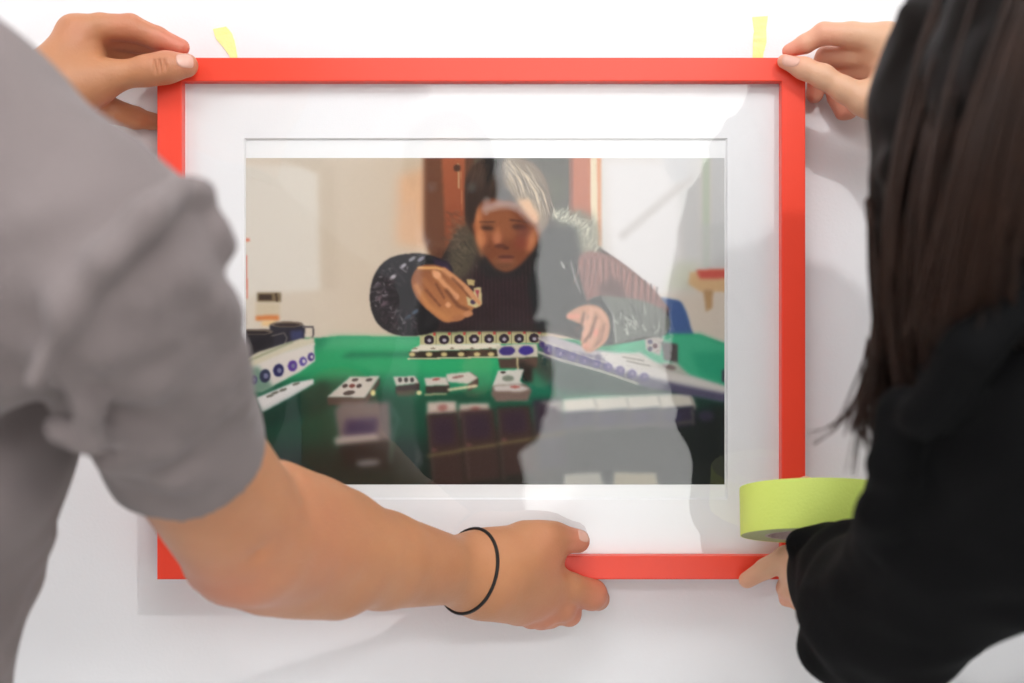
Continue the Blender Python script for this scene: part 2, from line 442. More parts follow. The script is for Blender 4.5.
    # ---- green table
    poly([(240,337),(318,338),(340,336),(430,337),(600,340),(655,334),(700,335),(730,346),(730,490),(240,490)], (34,146,98), 1.0,
         grad=((380,345),(330,470),(8,52,38)))
    poly([(330,336),(430,337),(430,350),(320,352)], (96,190,134), 3, .6)
    poly([(300,350),(430,346),(540,352),(540,372),(430,374),(280,380)], (42,170,106), 4, .75)
    poly([(350,352),(430,352),(430,357),(340,358)], (16,100,70), 2, .6)
    poly([(262,400),(340,382),(420,396),(560,384),(600,400),(600,490),(240,490)], (14,66,46), 7, .85)
    poly([(240,452),(420,440),(600,430),(730,400),(730,490),(240,490)], (20,34,28), 10, .9)
    poly([(520,372),(560,350),(640,360),(600,392),(520,400)], (14,110,84), 6, .8)
    poly([(536,348),(560,348),(660,378),(726,404),(726,410),(560,392),(530,368)], (30,42,40), 4, .8)
    poly([(430,440),(540,420),(600,430),(600,490),(430,490)], (44,34,28), 6, .85)
    poly([(560,420),(730,404),(730,490),(560,490)], (32,34,33), 5, .9)
    poly([(625,338),(655,334),(700,334),(730,346),(730,386),(690,378),(655,364),(610,352)], (70,178,136), 2.2, .95)
    poly([(690,352),(730,352),(730,384),(700,376)], (38,156,116), 3, .8)
    # ---- bottles and mugs at the left
    ell(247,240,3,1.6,(226,120,92),0,1); line([(246,256),(247,298)], 1.6, (222,104,84), .8, .8)
    poly([(257,293),(281,293),(281,302),(257,302)], (118,100,72), 1.2, .95); poly([(259,295),(272,295),(272,300),(259,300)], (62,46,34), .8)
    line([(276,294),(277,301)], 1.8, (80,60,44), .6)
    poly([(256,303),(280,303),(280,316),(256,316)], (206,186,150), 1.4, .6)
    poly([(256,316),(279,315),(279,321),(256,321)], (214,124,62), 1.4); poly([(262,321),(276,321),(276,326),(262,326)], (240,196,134), 1.6, .9)
    poly([(270,325),(300,323),(305,327),(304,346),(270,350)], (40,38,48), 1); ell(287,324.5,16,3,(120,104,90),0,.8); ell(287,325,13,1.8,(60,48,44),0,.6)
    line([(303,327),(313,327),(313.5,334),(311,342),(303,345)], 1.8, (104,96,96), .6)
    poly([(240,331),(270,330),(274,334),(272,352),(240,362)], (28,26,32), 1); ell(257,332,16,3,(110,96,84),0,.8); ell(256,332.6,13,1.6,(40,32,32),0,.5)
    line([(272,336),(284,333),(287,338),(284,346),(273,350)], 1.8, (96,88,86), .6)
    poly([(290,331),(303,330),(303,339),(291,341)], (70,76,124), 1.4, .7)
    # ---- wall of tiles at the left
    poly([(240,362),(258,352),(300,339),(314,338),(315,345),(290,352),(240,376)], (212,202,176), 1)
    line([(246,362),(292,342)], 2, (110,124,92), 1, .6)
    poly([(240,372),(285,352),(314,343),(315,361),(300,372),(262,392),(250,392),(240,382)], (222,212,202), 1)
    poly([(240,372),(258,366),(274,388),(256,396),(240,392)], (92,132,110), 2, .8)
    for (x, y, r, c) in [(265,376,6.6,(40,46,72)), (278.5,370.5,6.4,(36,36,84)), (292.5,366,5.6,(84,52,140)), (303,361.5,4.6,(92,76,150)), (311,357,4.2,(70,52,120)), (253.5,380,4.5,(70,60,110))]:
        ell(x, y, r*.82, r, c, 8, .8); ell(x+.8, y, r*.36, r*.42, (214,206,206) if x > 300 else (120,120,150), 0, .7)
    poly([(256,398),(292,383),(314,379),(314,384),(290,398),(262,413)], (226,220,216), 1)
    for x, y in ((270,396),(283,390),(296,384),(275,393)): ell(x, y, 4, 1.3, (112,108,96), -18, .7)
    poly([(250,395),(262,413),(320,383),(330,383),(330,410),(262,430)], (12,46,36), 3, .55)
    # ---- scattered tiles
    def tile(p, top=(206,196,184), side=(74,60,52), th=8, blur=1, marks=()):
        p = np.array(p, float)
        q = [tuple(p[3]), tuple(p[2]), (p[2][0], p[2][1]+th), (p[3][0], p[3][1]+th)]
        poly(q, side, blur); poly([tuple(p[2]), tuple(p[1]), (p[1][0], p[1][1]+th), (p[2][0], p[2][1]+th)], side, blur)
        poly(p, top, blur)
        for (x, y, a, b, c) in marks: ell(x, y, a, b, c, -10, .7)
    poly([(328,398),(372,396),(374,402),(330,404)], (20,22,20), 3, .9)
    tile([(350,377),(380,376),(365,398),(327,397)], marks=[(355,380,3.4,1.6,(70,62,58)),(369,380,3.4,1.6,(70,62,58)),(345,386,3,1.8,(60,50,50)),(352,386,3,1.8,(110,50,48)),(359,386,3,1.8,(60,50,50)),(349,393,6,2.2,(72,64,60))])
    ell(373,393,2.4,3.2,(232,220,150),0,.9)
    tile([(393,377),(415,376),(419,383),(396,386)], side=(58,44,38), marks=[(400,380,2,2.4,(60,54,52)),(406,380,2,2.4,(60,54,52)),(412,380,2,2.4,(60,54,52))])
    ell(419,393,3,2.2,(230,216,160),0,.9); poly([(396,391),(416,390),(416,396),(398,397)], (90,74,56), 1.2, .8)
    tile([(424,378),(446,377),(449,385),(426,386)], side=(64,50,44), marks=[(436,379.5,4,1.3,(168,96,88))]); line([(425,395),(446,394)], 2, (200,182,140), .9)
    tile([(446,374),(470,372),(478,378),(468,384),(447,382)], side=(70,54,46), marks=[(458,377,6,1.3,(150,110,104))]); line([(449,390),(476,386)], 3, (220,206,168), 1)
    poly([(420,396),(470,392),(480,396),(480,402),(420,402)], (26,62,44), 3, .6)
    # blurred near tile left
    poly([(334,410),(342,402),(390,401),(392,440),(380,448),(340,446)], (118,104,100), 2.6)
    poly([(346,420),(378,418),(376,434),(344,436)], (56,44,78), 3); poly([(333,438),(376,434),(380,442),(336,446)], (184,168,158), 2.4, .9)
    poly([(338,446),(390,440),(388,470),(345,468)], (26,24,22), 3); ell(368,463,13,3.4,(140,134,132),-5,2.6,.9)
    line([(392,408),(398,420),(392,440),(390,462)], 3, (90,112,104), 2.4, .6)
    # ---- middle wall of tiles
    poly([(419,330),(540,328),(548,332),(546,343),(420,346)], (186,178,132), .7)
    poly([(420,330),(470,329),(470,335),(421,336)], (140,160,110), 1, .5)
    for i in range(8):
        x = 429+i*15.0; y = 340-i*.25
        ell(x, y, 5, 4.7, (44,30,40), 0, .5); ell(x+.3, y+.6, 2, 1.8, (170,160,170), 0, .5)
        ell(x+5.3, y-6, 1.6, 1.8, (204,70,62), 0, .5); line([(x+7.3, 331),(x+7.2, 346)], .7, (120,112,84), .3)
    poly([(411,350),(420,345),(500,343),(502,349),(420,352),(411,357)], (226,216,196), .8)
    for x in (415,433,452,472,490): ell(x, 348.5, 2.4, .9, (120,100,80), 0, .5, .7)
    poly([(409,352),(500,349),(500,357),(410,359)], (52,38,28), .9)
    for x in (409,426,441,458,474,488): ell(x+3, 354.5, 3.3, 2.2, (206,186,128), 0, .8)
    line([(408,359),(500,357)], 1.4, (206,196,160), .6)
    poly([(496,346),(516,344),(537,344),(538,357),(518,359),(498,359)], (200,192,172), .8)
    ell(507,351,8,4.6,(60,44,112),-3,.8); ell(526,350.5,7.5,4.6,(58,42,130),-3,.8)
    poly([(498,359),(538,357),(537,368),(500,369)], (78,58,48), 1); line([(517,358),(518,370)], 2, (196,180,136), .7)
    # ---- pair of tiles in the centre
    poly([(520,362),(533,366),(532,382),(522,382)], (16,18,16), 2)
    poly([(498,371),(524,369),(520,381),(524,385),(492,387)], (206,200,190), .9); ell(508,378.5,6,3,(120,128,112),0,1); ell(503,372.5,3,1.2,(70,60,56),0,.6)
    poly([(492,386),(526,384),(532,390),(528,401),(496,402),(491,395)], (120,98,88), 1.4); poly([(493,386),(518,384),(530,389),(520,392),(495,391)], (198,186,178), 1.2); ell(515,387,5,1.4,(176,100,92),0,.8)
    # ---- near row of tiles
    for (x0, x1, y0) in ((427,456,401),(459,489,403)):
        poly([(x0,y0+1),(x1,y0),(x1+1,y0+13),(x0,y0+15)], (196,178,164), 1.8)
        ell((x0+x1)/2+1, y0+7, 5, 3.4, (150,84,78), -10, 1.6, .8)
    cols = [(426,458),(458,494),(496,530),(532,562),(563,594),(594,626),(626,658),(658,690)]
    for i, (x0, x1) in enumerate(cols):
        yt = 414-i*3.2+(0 if i < 3 else -4); yb = 458-i*6
        if i < 4:
            poly([(x0,yt),(x1,yt-2),(x1+6,yb+26),(x0+8,yb+30)], (62,42,36) if i < 3 else (50,44,52), 2.2)
            poly([(x0+5,yt+4),(x1-5,yt+2),(x1-3,yb-14),(x0+7,yb-12)], (54,34,48), 2.6, .8)
            line([(x0+2,yb-2),(x1+2,yb-7)], 2.6, (122,112,62), 1.8, .8)
        else:
            poly([(x0,400-(i-4)*1.5),(x1,398-(i-4)*1.5),(x1+6,410-(i-4)*1),(x0+2,414-(i-4)*1)], (206,200,188), 1.6)
            poly([(x0+1,412-(i-4)),(x1+5,409-(i-4)),(x1+4,424),(x0+1,430)], (54,48,66), 2)
            line([(x0,431-(i-4)*2),(x1,428-(i-4)*2)], 2.6, (96,90,74), 1.6, .8)
    poly([(540,402),(600,396),(690,393),(694,402),(600,410),(560,412)], (204,198,184), 2, .6)
    # ---- long wall of tiles on the right
    poly([(538,338),(548,337),(640,362),(726,390),(726,402),(640,384),(600,370),(545,358)], (92,84,110), 1.6)
    poly([(540,337),(552,336),(600,352),(596,356),(545,345)], (176,168,172), 1)
    rs2 = np.random.RandomState(3)
    for k in range(13):
        x = 542+k*8; y = 345+k*2.6
        ell(x, y, 3.4, 3.2, (58,46,104), 15, .8, .9); line([(x+3.6,y-5),(x+3.4,y+7)], .9, (176,166,160), .5, .7)
    line([(538,352),(560,360),(600,371),(638,384)], 2.4, (190,184,168), .9); line([(538,338),(548,343),(600,361),(640,374)], 1.2, (200,194,180), .7)
    poly([(596,350),(625,353),(660,366),(726,386),(726,397),(680,390),(610,368)], (212,206,200), 1.6)
    poly([(640,376),(726,394),(726,402),(640,386)], (84,80,104), 2)
    for k in range(90):
        t = rs2.rand(); x = 540+100*t; y = 350+24*t+rs2.rand()*14
        ell(x, y, .9, .9, (120,124,112), 0, .4, .5)
    poly([(618,354),(640,352),(662,366),(644,369)], (206,200,190), 1.2); line([(622,357),(644,361)], 1.2, (130,120,110), .6, .7); line([(626,361),(650,366)], 1.2, (130,120,110), .6, .7)
    poly([(644,337),(654,333),(664,338),(660,356),(646,350)], (184,174,166), 1); ell(650,342,2.4,2.4,(70,60,96),0,.6); ell(655,346,2.4,2.4,(96,50,60),0,.6); ell(650,349,2.2,2.2,(60,54,80),0,.6)
    poly([(661,342),(678,344),(678,364),(664,360)], (82,76,76), 1.2); poly([(652,364),(676,362),(690,376),(664,372)], (190,182,172), 1.5, .9); ell(669,367,7,2.4,(110,84,84),15,1.2,.7)
    poly([(722,370),(730,368),(730,382),(722,382)], (72,70,80), 1)
    for k in range(4):
        x = 594+k*32; line([(x, 400-k*1.2),(x+5, 412-k)], 1.6, (150,142,132), 1, .7); line([(x+2, 412-k),(x+3, 430-k*2)], 2.2, (98,92,84), 1.2, .7)
        ell(x+16, 419-k, 8, 5.5, (62,56,84), 0, 2, .7)
    for k in range(4):
        x = 428+k*35; line([(x, 416-k*3),(x+6, 480)], 2, (92,74,62), 1.6, .5); ell(x+17, 432-k*4, 9, 10, (48,30,44), 0, 3, .6); ell(x+6, 450-k*5, 3, 2, (150,90,84), 0, 1.4, .4)
    # tiles cut by the bottom edge
    poly([(564,474),(600,472),(606,490),(562,490)], (150,146,134), 1.8); poly([(614,472),(656,473),(660,490),(612,490)], (158,148,124), 1.8)
    # ---- the seated woman : jacket
    poly([(452,240),(470,226),(540,222),(575,226),(598,246),(640,278),(664,304),(668,318),(655,336),(600,344),(540,332),(420,332),(398,330),(420,300),(440,262)], (38,30,28), 1, sm=True)
    poly([(456,270),(520,262),(545,330),(430,330),(436,300)], (44,28,30), 3, .9)
    for x in range(432, 545, 4): line([(x+ (x-480)*-.05, 262),(x, 328)], 1.1, (66,40,44), .5, .5)
    poly([(478,262),(526,258),(522,276),(486,278)], (34,30,30), 3, .9)
    # fur collar
    ell(463,252,15,30,(86,76,60),12,3.5,.9); ell(576,232,22,22,(104,104,88),0,3.5,.9); ell(590,248,10,24,(150,146,126),-6,3.5,.9)
    for k in range(420):
        if k < 170:
            a = rs.rand()*math.pi*2; cx, cy = 461+rs.randn()*6, 245+rs.randn()*14; d = (-.8+rs.randn()*.4, -.3+rs.randn()*.5); c = (134,118,96) if rs.rand() < .4 else (58,50,42)
        else:
            t = rs.rand(); cx, cy = 548+46*t+rs.randn()*2, 216+6*t+36*t*t*rs.rand()+rs.randn()*2; d = (.5+rs.randn()*.4, -.8+rs.randn()*.4); c = (206,204,184) if rs.rand() < .6 else (120,120,104)
        L = 3+5*rs.rand(); line([(cx,cy),(cx+d[0]*L,cy+d[1]*L)], .9, c, .8 if k < 170 else .5, .4 if k < 170 else .6)
    poly([(540,228),(574,226),(582,262),(592,300),(580,330),(536,330),(528,290)], (34,36,36), 2.5, .95)
    # shoulder and sleeves at the right
    poly([(578,258),(606,254),(640,278),(662,300),(664,312),(600,300),(588,304)], (136,92,84), 1.4, sm=True)
    for k in range(26):
        x = 582+k*3; line([(x, 260+max(0,(k-8))*1.6),(x+rs.randn()*3, 284+k*.8)], 1.2, (74,48,48) if k % 2 else (180,130,118), .6, .7)
    poly([(598,286),(612,276),(620,284),(628,300),(600,296)], (84,54,50), 2, .8)
    poly([(600,296),(640,300),(662,310),(670,322),(664,336),(640,338),(612,344),(606,330),(590,306)], (104,108,100), 1, sm=True)
    for k in range(34):
        x = 612+rs.rand()*52; y = 304+rs.rand()*26; line([(x,y),(x+2+rs.randn()*3,y+6+rs.randn()*3)], 1.3, (190,192,182) if k % 2 else (56,60,56), .6, .8)
    poly([(588,300),(602,296),(612,312),(614,344),(602,346),(602,324)], (34,38,38), 1.2)
    line([(602,298),(613,314),(616,342)], 1.2, (176,176,168), .6, .8)
    line([(561,262),(564,268)], 1.8, (200,196,190), .7); line([(571,262),(574,276),(580,292)], 1.4, (176,170,164), .7, .9)
    # left puffer sleeve
    poly([(370,294),(374,276),(384,262),(400,255),(424,254),(446,262),(452,274),(440,300),(436,330),(404,336),(382,328),(372,312)], (28,24,26), .8, sm=True)
    for k in range(46):
        a = 2.2+rs.rand()*2.6; r = .55+.4*rs.rand(); x = 412+40*r*math.cos(a); y = 296+38*r*math.sin(-a)*-1*(-1)
        line([(x,y),(x+rs.randn()*4,y+rs.randn()*2.5)], 1.2, (110,100,104) if k % 3 else (70,48,54), .6, .6)
    for (x, y, c) in ((393,277,(206,196,198)),(403,266,(186,180,186)),(412,259,(160,156,162)),(421,259,(150,144,160)),(379,298,(120,96,104)),(384,304,(110,86,96)),(376,286,(90,80,86)),(415,312,(80,96,116)),(408,317,(60,72,90))):
        ell(x, y, 4.2, 1.8, c, -35, .9, .9)
    poly([(432,258),(448,262),(452,272),(436,268)], (52,36,60), 1.5, .9)
    for k in range(9):
        a = 2.0+k*.34; line([(412+16*math.cos(a), 297-16*math.sin(a)),(412+38*math.cos(a+.15), 296-38*math.sin(a+.15))], 1.4, (66,54,60), .9, .7)
    for k in range(60):
        a = 1.7+rs.rand()*2.8; r = .6+.38*rs.rand(); x = 412+40*r*math.cos(a); y = 296-40*r*math.sin(a)
        ell(x, y, 1+1.8*rs.rand(), .8, ((150,140,146),(90,74,84),(58,46,52))[k % 3], rs.rand()*180, .6, .6)
    # left hand holding a tile
    poly([(412,276),(420,266),(436,265),(450,272),(466,285),(479,300),(480,306),(474,308),(468,316),(456,321),(444,322),(430,312),(418,300),(412,288)], (150,92,58), .9, sm=True, grad=((430,270),(446,320),(186,122,76)))
    line([(418,268),(436,268),(444,270)], 2.4, (226,168,106), .8); line([(444,270),(464,286),(478,302)], 5, (206,144,100), 1)
    line([(434,272),(444,284),(456,296)], 5, (214,150,104), 1); ell(437,275,4,4,(228,166,122),0,1); ell(456,297,3.2,3.4,(214,150,108),0,.8)
    line([(424,280),(436,296),(448,306)], 5, (170,108,68), 1); ell(448,305,2.8,2.8,(220,158,112),0,.8); line([(416,286),(428,306),(446,318)], 5, (192,128,78), 1.2)
    line([(446,290),(458,306),(468,310)], 3, (86,48,32), 1.4, .8); line([(436,284),(444,298)], 1.6, (92,52,34), 1, .8); line([(426,290),(440,306)], 1.6, (92,52,34), 1, .8); line([(452,278),(466,292),(470,298)], 2, (84,46,32), 1.1, .8)
    ell(468,314,5,3,(196,134,92),-10,.9); ell(458,318,6,3,(176,114,74),-10,.9)
    poly([(466,279),(475,280),(474,286),(468,285)], (188,166,112), .8); poly([(474,288),(481,287),(482,304),(476,308),(468,305),(466,296),(472,300)], (206,190,140), .8)
    poly([(475,290),(479,290),(478,299)], (170,70,80), .7); ell(473,302,3,2.4,(70,52,76),0,.7)
    line([(466,288),(479,303)], 4.2, (208,146,102), .9)
    # right hand resting
    poly([(566,316),(572,310),(584,305),(598,306),(608,316),(610,330),(606,342),(596,350),(586,352),(580,340),(586,328),(574,322)], (192,138,108), 1, sm=True)
    line([(569,317),(578,316)], 5, (214,142,116), .9); line([(590,312),(587,328),(584,334)], 6, (210,158,130), 1); line([(598,322),(594,336),(588,345)], 6, (204,150,122), 1)
    ell(596,333,3.4,4,(216,140,116),0,1); line([(582,322),(588,316)], 1.6, (110,70,54), 1, .8); line([(592,326),(590,338)], 1.5, (120,78,60), .9, .8); line([(600,330),(597,344)], 1.4, (130,86,66), .9, .7); ell(586,346,4,3,(210,142,116),0,1)
    # long wall of tiles: faces between the near edge and the top
    for k in range(9):
        x = 548+k*12; y = 350+k*3.4; ell(x, y, 4.4, 4.2, (64,50,120), 15, 1, .7); ell(x+.4, y+.4, 1.6, 1.6, (170,160,176), 0, .6, .7)
    line([(584,313),(581,326),(576,330)], 2.2, (104,66,50), .9, .8); line([(596,316),(592,332),(584,342)], 2, (112,70,54), .9, .8); line([(604,324),(601,340),(594,347)], 1.6, (120,76,58), .9, .7)
    line([(590,308),(600,312),(606,322)], 2, (226,180,152), 1, .6); line([(586,316),(583,328)], 2, (222,172,144), .8, .7)
    # head
    poly([(466,200),(468,176),(480,163),(500,158),(526,160),(544,176),(551,200),(550,222),(540,234),(526,240),(500,252),(478,238),(466,220)], (36,26,20), 1.6, sm=True)
    poly([(474,206),(486,199),(505,199),(520,205),(534,214),(542,222),(540,238),(530,254),(519,266),(506,272),(494,266),(484,254),(475,236),(472,220)], (122,66,38), 1.5, sm=True)
    poly([(474,210),(500,202),(514,212),(518,238),(505,240),(488,238),(475,230)], (146,86,52), 3.5, .9)
    ell(478,220,4,15,(196,120,74),-8,2.2,.9); ell(481,238,5,9,(206,128,84),-15,2.2,.8); ell(497,238,4.5,7,(184,112,78),0,1.8,.9); ell(531,240,5,12,(206,132,88),14,2.4,.9)
    ell(521,243,7,7,(132,62,44),0,3,.8); ell(487,228,6.5,2.2,(52,30,22),6,1.5,.9); ell(519,227,7.5,2.4,(62,38,32),4,1.6,.85); ell(487,225,7,1.6,(110,66,42),5,1,.5); ell(524,232,8,6,(120,66,56),0,3,.6); line([(498,228),(497,242)],3,(196,124,84),1.8,.6); ell(480,246,3,12,(214,140,92),-12,2,.6)
    line([(480,222),(494,222)], 1.6, (70,42,30), .9, .8); line([(510,220),(528,222)], 1.6, (74,44,34), .9, .8); ell(500,246,5.5,2,(84,46,34),0,1.1,.8); ell(506,248,3,1.4,(70,36,28),0,.9,.8)
    ell(504,262,12,7,(140,92,62),0,3,.5); ell(506,257,8.5,1.6,(84,42,34),0,1,.9); ell(506,261,7,1.8,(150,84,62),0,1.2,.8); ell(504,266,10,3,(106,66,44),0,2,.8); ell(487,250,4,6,(120,70,44),0,2,.6)
    # hair : dark crown, lit grey side
    poly([(466,206),(466,184),(474,166),(494,158),(515,158),(512,190),(506,200),(488,196),(478,206),(472,224)], (30,22,18), 1.5, sm=True)
    poly([(506,158),(530,161),(545,177),(551,200),(549,222),(540,232),(536,216),(522,208),(512,196),(502,180)], (124,104,82), 1.6, sm=True)
    poly([(516,200),(530,198),(540,216),(536,226),(526,214)], (226,176,128), 2.2, .9)
    for k in range(200):
        t = rs.rand(); x = 504+34*t+rs.randn()*3; y = 160+24*t*t+rs.rand()*12; L = 12+18*rs.rand()
        c = (216,198,168) if rs.rand() < .5 else (74,58,46)
        line([(x,y),(x+L*.35,y+L*.5),(x+L*.5,y+L)], .8, c, .4, .45)
    for k in range(70):
        x = 470+rs.rand()*40; y = 162+rs.rand()*16; L = 12+14*rs.rand(); line([(x,y),(x-L*.3,y+L)], .8, (64,50,40), .4, .5)
    ell(508,168,4,12,(196,188,176),-5,3,.5)
    # faint print grain
    img += rs.randn(H, W, 1)*.008
    img = np.clip(img, 0, 1)
    return img

# ================================================================ THE ROOM
struct(box('floor', -3.2, 3.2, -5.2, .12, -.1, 0, M['floor']))
struct(box('ceiling', -3.2, 3.2, -5.2, .12, 3.0, 3.1, M['ceiling']))
struct(box('wall_front', -3.2, 3.2, 0, .12, 0, 3.0, M['wall']))
struct(box('wall_left', -3.2, -3.0, -5.2, 0, 0, 3.0, M['wall']))
struct(box('wall_right', 3.0, 3.2, -5.2, 0, 0, 3.0, M['wall']))
WX0, WX1, WZ0, WZ1 = -.408, 2.3, .25, 2.75
bm = bmesh.new()
bbox_bm(bm, -3.0, WX0, -5.2, -5.0, 0, 3.0); bbox_bm(bm, WX1, 3.0, -5.2, -5.0, 0, 3.0)
bbox_bm(bm, WX0, WX1, -5.2, -5.0, 0, WZ0); bbox_bm(bm, WX0, WX1, -5.2, -5.0, WZ1, 3.0)
me = bpy.data.meshes.new('wall_back'); bm.to_mesh(me); bm.free(); struct(link('wall_back', me, M['backwall']))
bm = bmesh.new()
for a, b, c, d in ((WX0, WX0+.05, WZ0, WZ1), (WX1-.05, WX1, WZ0, WZ1), (WX0, WX1, WZ0, WZ0+.05), (WX0, WX1, WZ1-.05, WZ1)):
    bbox_bm(bm, a, b, -5.14, -5.06, c, d)
me = bpy.data.meshes.new('window_1'); bm.to_mesh(me); bm.free(); win = struct(link('window_1', me, M['metal']))
box('pane', WX0+.05, WX1-.05, -5.105, -5.095, WZ0+.05, WZ1-.05, M['glass'], win)
for sx, nm in ((-1, 'left'), (1, 'right')):
    struct(box('baseboard_'+nm, min(sx*3.0, sx*2.985), max(sx*3.0, sx*2.985), -5.0, 0, 0, .09, M['metal']))
for i, (loc, pw) in enumerate(FILL_PANELS):  # housings for the added fill lights
    e = empty('fill_panel', (loc[0], loc[1], 3.0), 'unseen white rectangular ceiling panel added as fill light, '+('front middle', 'front left', 'rear left', 'rear right')[i]+' of the room', 'ceiling light')
    bm = bmesh.new()
    for a, b, c, d in ((-.63, .63, -.33, -.30), (-.63, .63, .30, .33), (-.63, -.60, -.30, .30), (.60, .63, -.30, .30)):
        bbox_bm(bm, loc[0]+a, loc[0]+b, loc[1]+c, loc[1]+d, 2.94, 3.0)
    me = bpy.data.meshes.new('frame'); bm.to_mesh(me); bm.free(); link('frame', me, M['metal'], e)
e = empty('track_spotlight', (SPOT[0][0], SPOT[0][1], 3.0), 'black track spotlight on the ceiling aimed at the picture', 'spotlight')
tube('stem', [(SPOT[0][0], SPOT[0][1]-.06, 3.0), (SPOT[0][0], SPOT[0][1]-.06, 2.75)], .012, M['darkmetal'], e)
ax = (np.array((0, 0, 1.45))-np.array(SPOT[0])); ax /= np.linalg.norm(ax); s0 = np.array(SPOT[0])
vo, fo = tube_vf([s0-ax*.14, s0-ax*.03, s0-ax*.029, s0-ax*.10], [.045, .045, .038, .038], 20)
pydata('lamp_head', vo, fo[:-1], M['darkmetal'], e)

# ================================================================ THE PICTURE
def fx(u, d=FR): return (u-512)/FPX*d
def fz(v, d=FR): return EYE+(341.5-v)/FPX*d
FY = -.040; BY = -.015
X0, X1, Z1, Z0 = fx(157), fx(805.5), fz(57.5), fz(579.5)
IX0, IX1, IZ1, IZ0 = fx(181.8), fx(781.6), fz(81.2), fz(556)
pic = empty('picture_frame', ((X0+X1)/2, -.0275, Z0), 'red framed colour photograph in a white mat, held against the white wall', 'picture')
def rail(a, b, c, d):            # four corners: outer a,b inner c,d (x,z), mitred
    bm = bmesh.new(); vs = []
    for y in (FY, BY): vs += [bm.verts.new((p[0], y, p[1])) for p in (a, b, c, d)]
    for f in ((0, 1, 2, 3), (7, 6, 5, 4), (0, 4, 5, 1), (1, 5, 6, 2), (2, 6, 7, 3), (3, 7, 4, 0)): bm.faces.new([vs[i] for i in f])
    bmesh.ops.recalc_face_normals(bm, faces=bm.faces)
    es = [e for e in bm.edges if abs(e.verts[0].co.y-e.verts[1].co.y) < 1e-6 and e.verts[0].co.y < -.03 and
          ({tuple(round(t, 4) for t in (v.co.x, v.co.z)) for v in e.verts} in ({tuple(round(t, 4) for t in a), tuple(round(t, 4) for t in b)}, {tuple(round(t, 4) for t in c), tuple(round(t, 4) for t in d)}))]
    bmesh.ops.bevel(bm, geom=es, offset=.0009, segments=2, affect='EDGES', profile=.5)
    me = bpy.data.meshes.new('rail'); bm.to_mesh(me); bm.free(); return link('rail', me, M['red'], pic)
TL, TR, BL, BR = (X0, Z1), (X1, Z1), (X0, Z0), (X1, Z0); tl, tr, bl, br = (IX0, IZ1), (IX1, IZ1), (IX0, IZ0), (IX1, IZ0)
rail(TL, TR, tr, tl); rail(BL, BR, br, bl); rail(TL, BL, bl, tl); rail(TR, BR, br, tr)
box('backing_board', IX0-.004, IX1+.004, -.0215, -.0165, IZ0-.004, IZ1+.004, M['board'], pic)
box('glass', IX0, IX1, -.0315, -.0295, IZ0, IZ1, M['glass'], pic)
# mat board with a bevelled window
MD = 1.178-.0285
def mz(v): return fz(v, MD)
def mx(u): return fx(u, MD)
o0, o1, o2, o3 = mx(245.5), mx(726), mz(139.5), mz(498)
yf, yb = -.0285, -.0265
ring = lambda x0, x1, z0, z1, y: [(x0, y, z0), (x1, y, z0), (x1, y, z1), (x0, y, z1)]
v = ring(IX0-.003, IX1+.003, IZ0-.003, IZ1+.003, yf)+ring(o0-.0012, o1+.0012, o3-.0012, o2+.0012, yf)+ring(o0, o1, o3, o2, yb)+ring(IX0-.003, IX1+.003, IZ0-.003, IZ1+.003, yb)
f = []
for i in range(4):
    j = (i+1) % 4
    f += [(i, j, 4+j, 4+i), (4+i, 4+j, 8+j, 8+i), (12+j, 12+i, 8+i, 8+j), (j, i, 12+i, 12+j)]
pydata('mat_board', v, f, M['mat'], pic, smooth=False)
pap = box('paper', IX0+.01, IX1-.01, -.0262, -.0218, IZ0+.01, IZ1-.01, M['paper'], pic)
def build_print():
    S = 1.5; img = paint_print(S); H, W, _ = img.shape
    d = 1.178-.0265
    us = np.linspace(PU0, PU1, W+1)[:W]+.5/S; vs = np.linspace(PV0, PV1, H+1)[:H]+.5/S
    us[0], us[-1] = PU0, PU1; vs[0], vs[-1] = PV0, PV1
    X = (us-512)/FPX*d; Z = EYE+(341.5-vs)/FPX*d
    V = np.stack([np.tile(X, H), np.full(W*H, -.0264), np.repeat(Z, W)], -1)
    i = np.arange((H-1)*(W-1)); r, c = i//(W-1), i % (W-1); a = r*W+c
    F = np.stack([a, a+W, a+W+1, a+1], -1)
    me = mesh_np('print', V, F)
    l = np.where(img <= .04045, img/12.92, ((img+.055)/1.055)**2.4)*INK
    ca = me.color_attributes.new('ink', 'FLOAT_COLOR', 'POINT'); ca.data.foreach_set('color', np.concatenate([l.reshape(-1, 3), np.ones((W*H, 1))], 1).astype(np.float32).ravel())
    return link('print', me, M['print'], pap, True)
INK = .95
pr_ = build_print(); pr_['label'] = 'colour photograph of a person in a fur-collared jacket playing with tiles at a green table'
pr_.matrix_parent_inverse = Matrix.Identity(4)

# tape strips on the wall
def strip(pts, label, seed):
    rnd = random.Random(seed); d = 1.1775; n = 14
    L, R = pts; v = []; f = []
    def at(pl, t):
        k = t*(len(pl)-1); i = min(int(k), len(pl)-2); q = k-i
        return pl[i][0]*(1-q)+pl[i+1][0]*q, pl[i][1]*(1-q)+pl[i+1][1]*q
    for i in range(n+1):
        for side in (L, R):
            u, w = at(side, i/n); u += rnd.uniform(-.25, .25); p = P(u, w, d); lift = .0004+.0012*math.sin(i/n*3.1)**2*rnd.random()*.5
            v.append((p[0], -.0002-lift, p[2])); v.append((p[0], -.0001, p[2]))
    for i in range(n):
        a = i*4; b = a+4
        f += [(a, a+2, b+2, b), (a+1, b+1, b+3, a+3), (a, b, b+1, a+1), (a+2, a+3, b+3, b+2)]
    f += [(0, 1, 3, 2), (n*4, n*4+2, n*4+3, n*4+1)]
    o = pydata('tape_strip', v, f, M['tape2'], None, smooth=False)
    tag(o, label, 'masking tape', None); return o
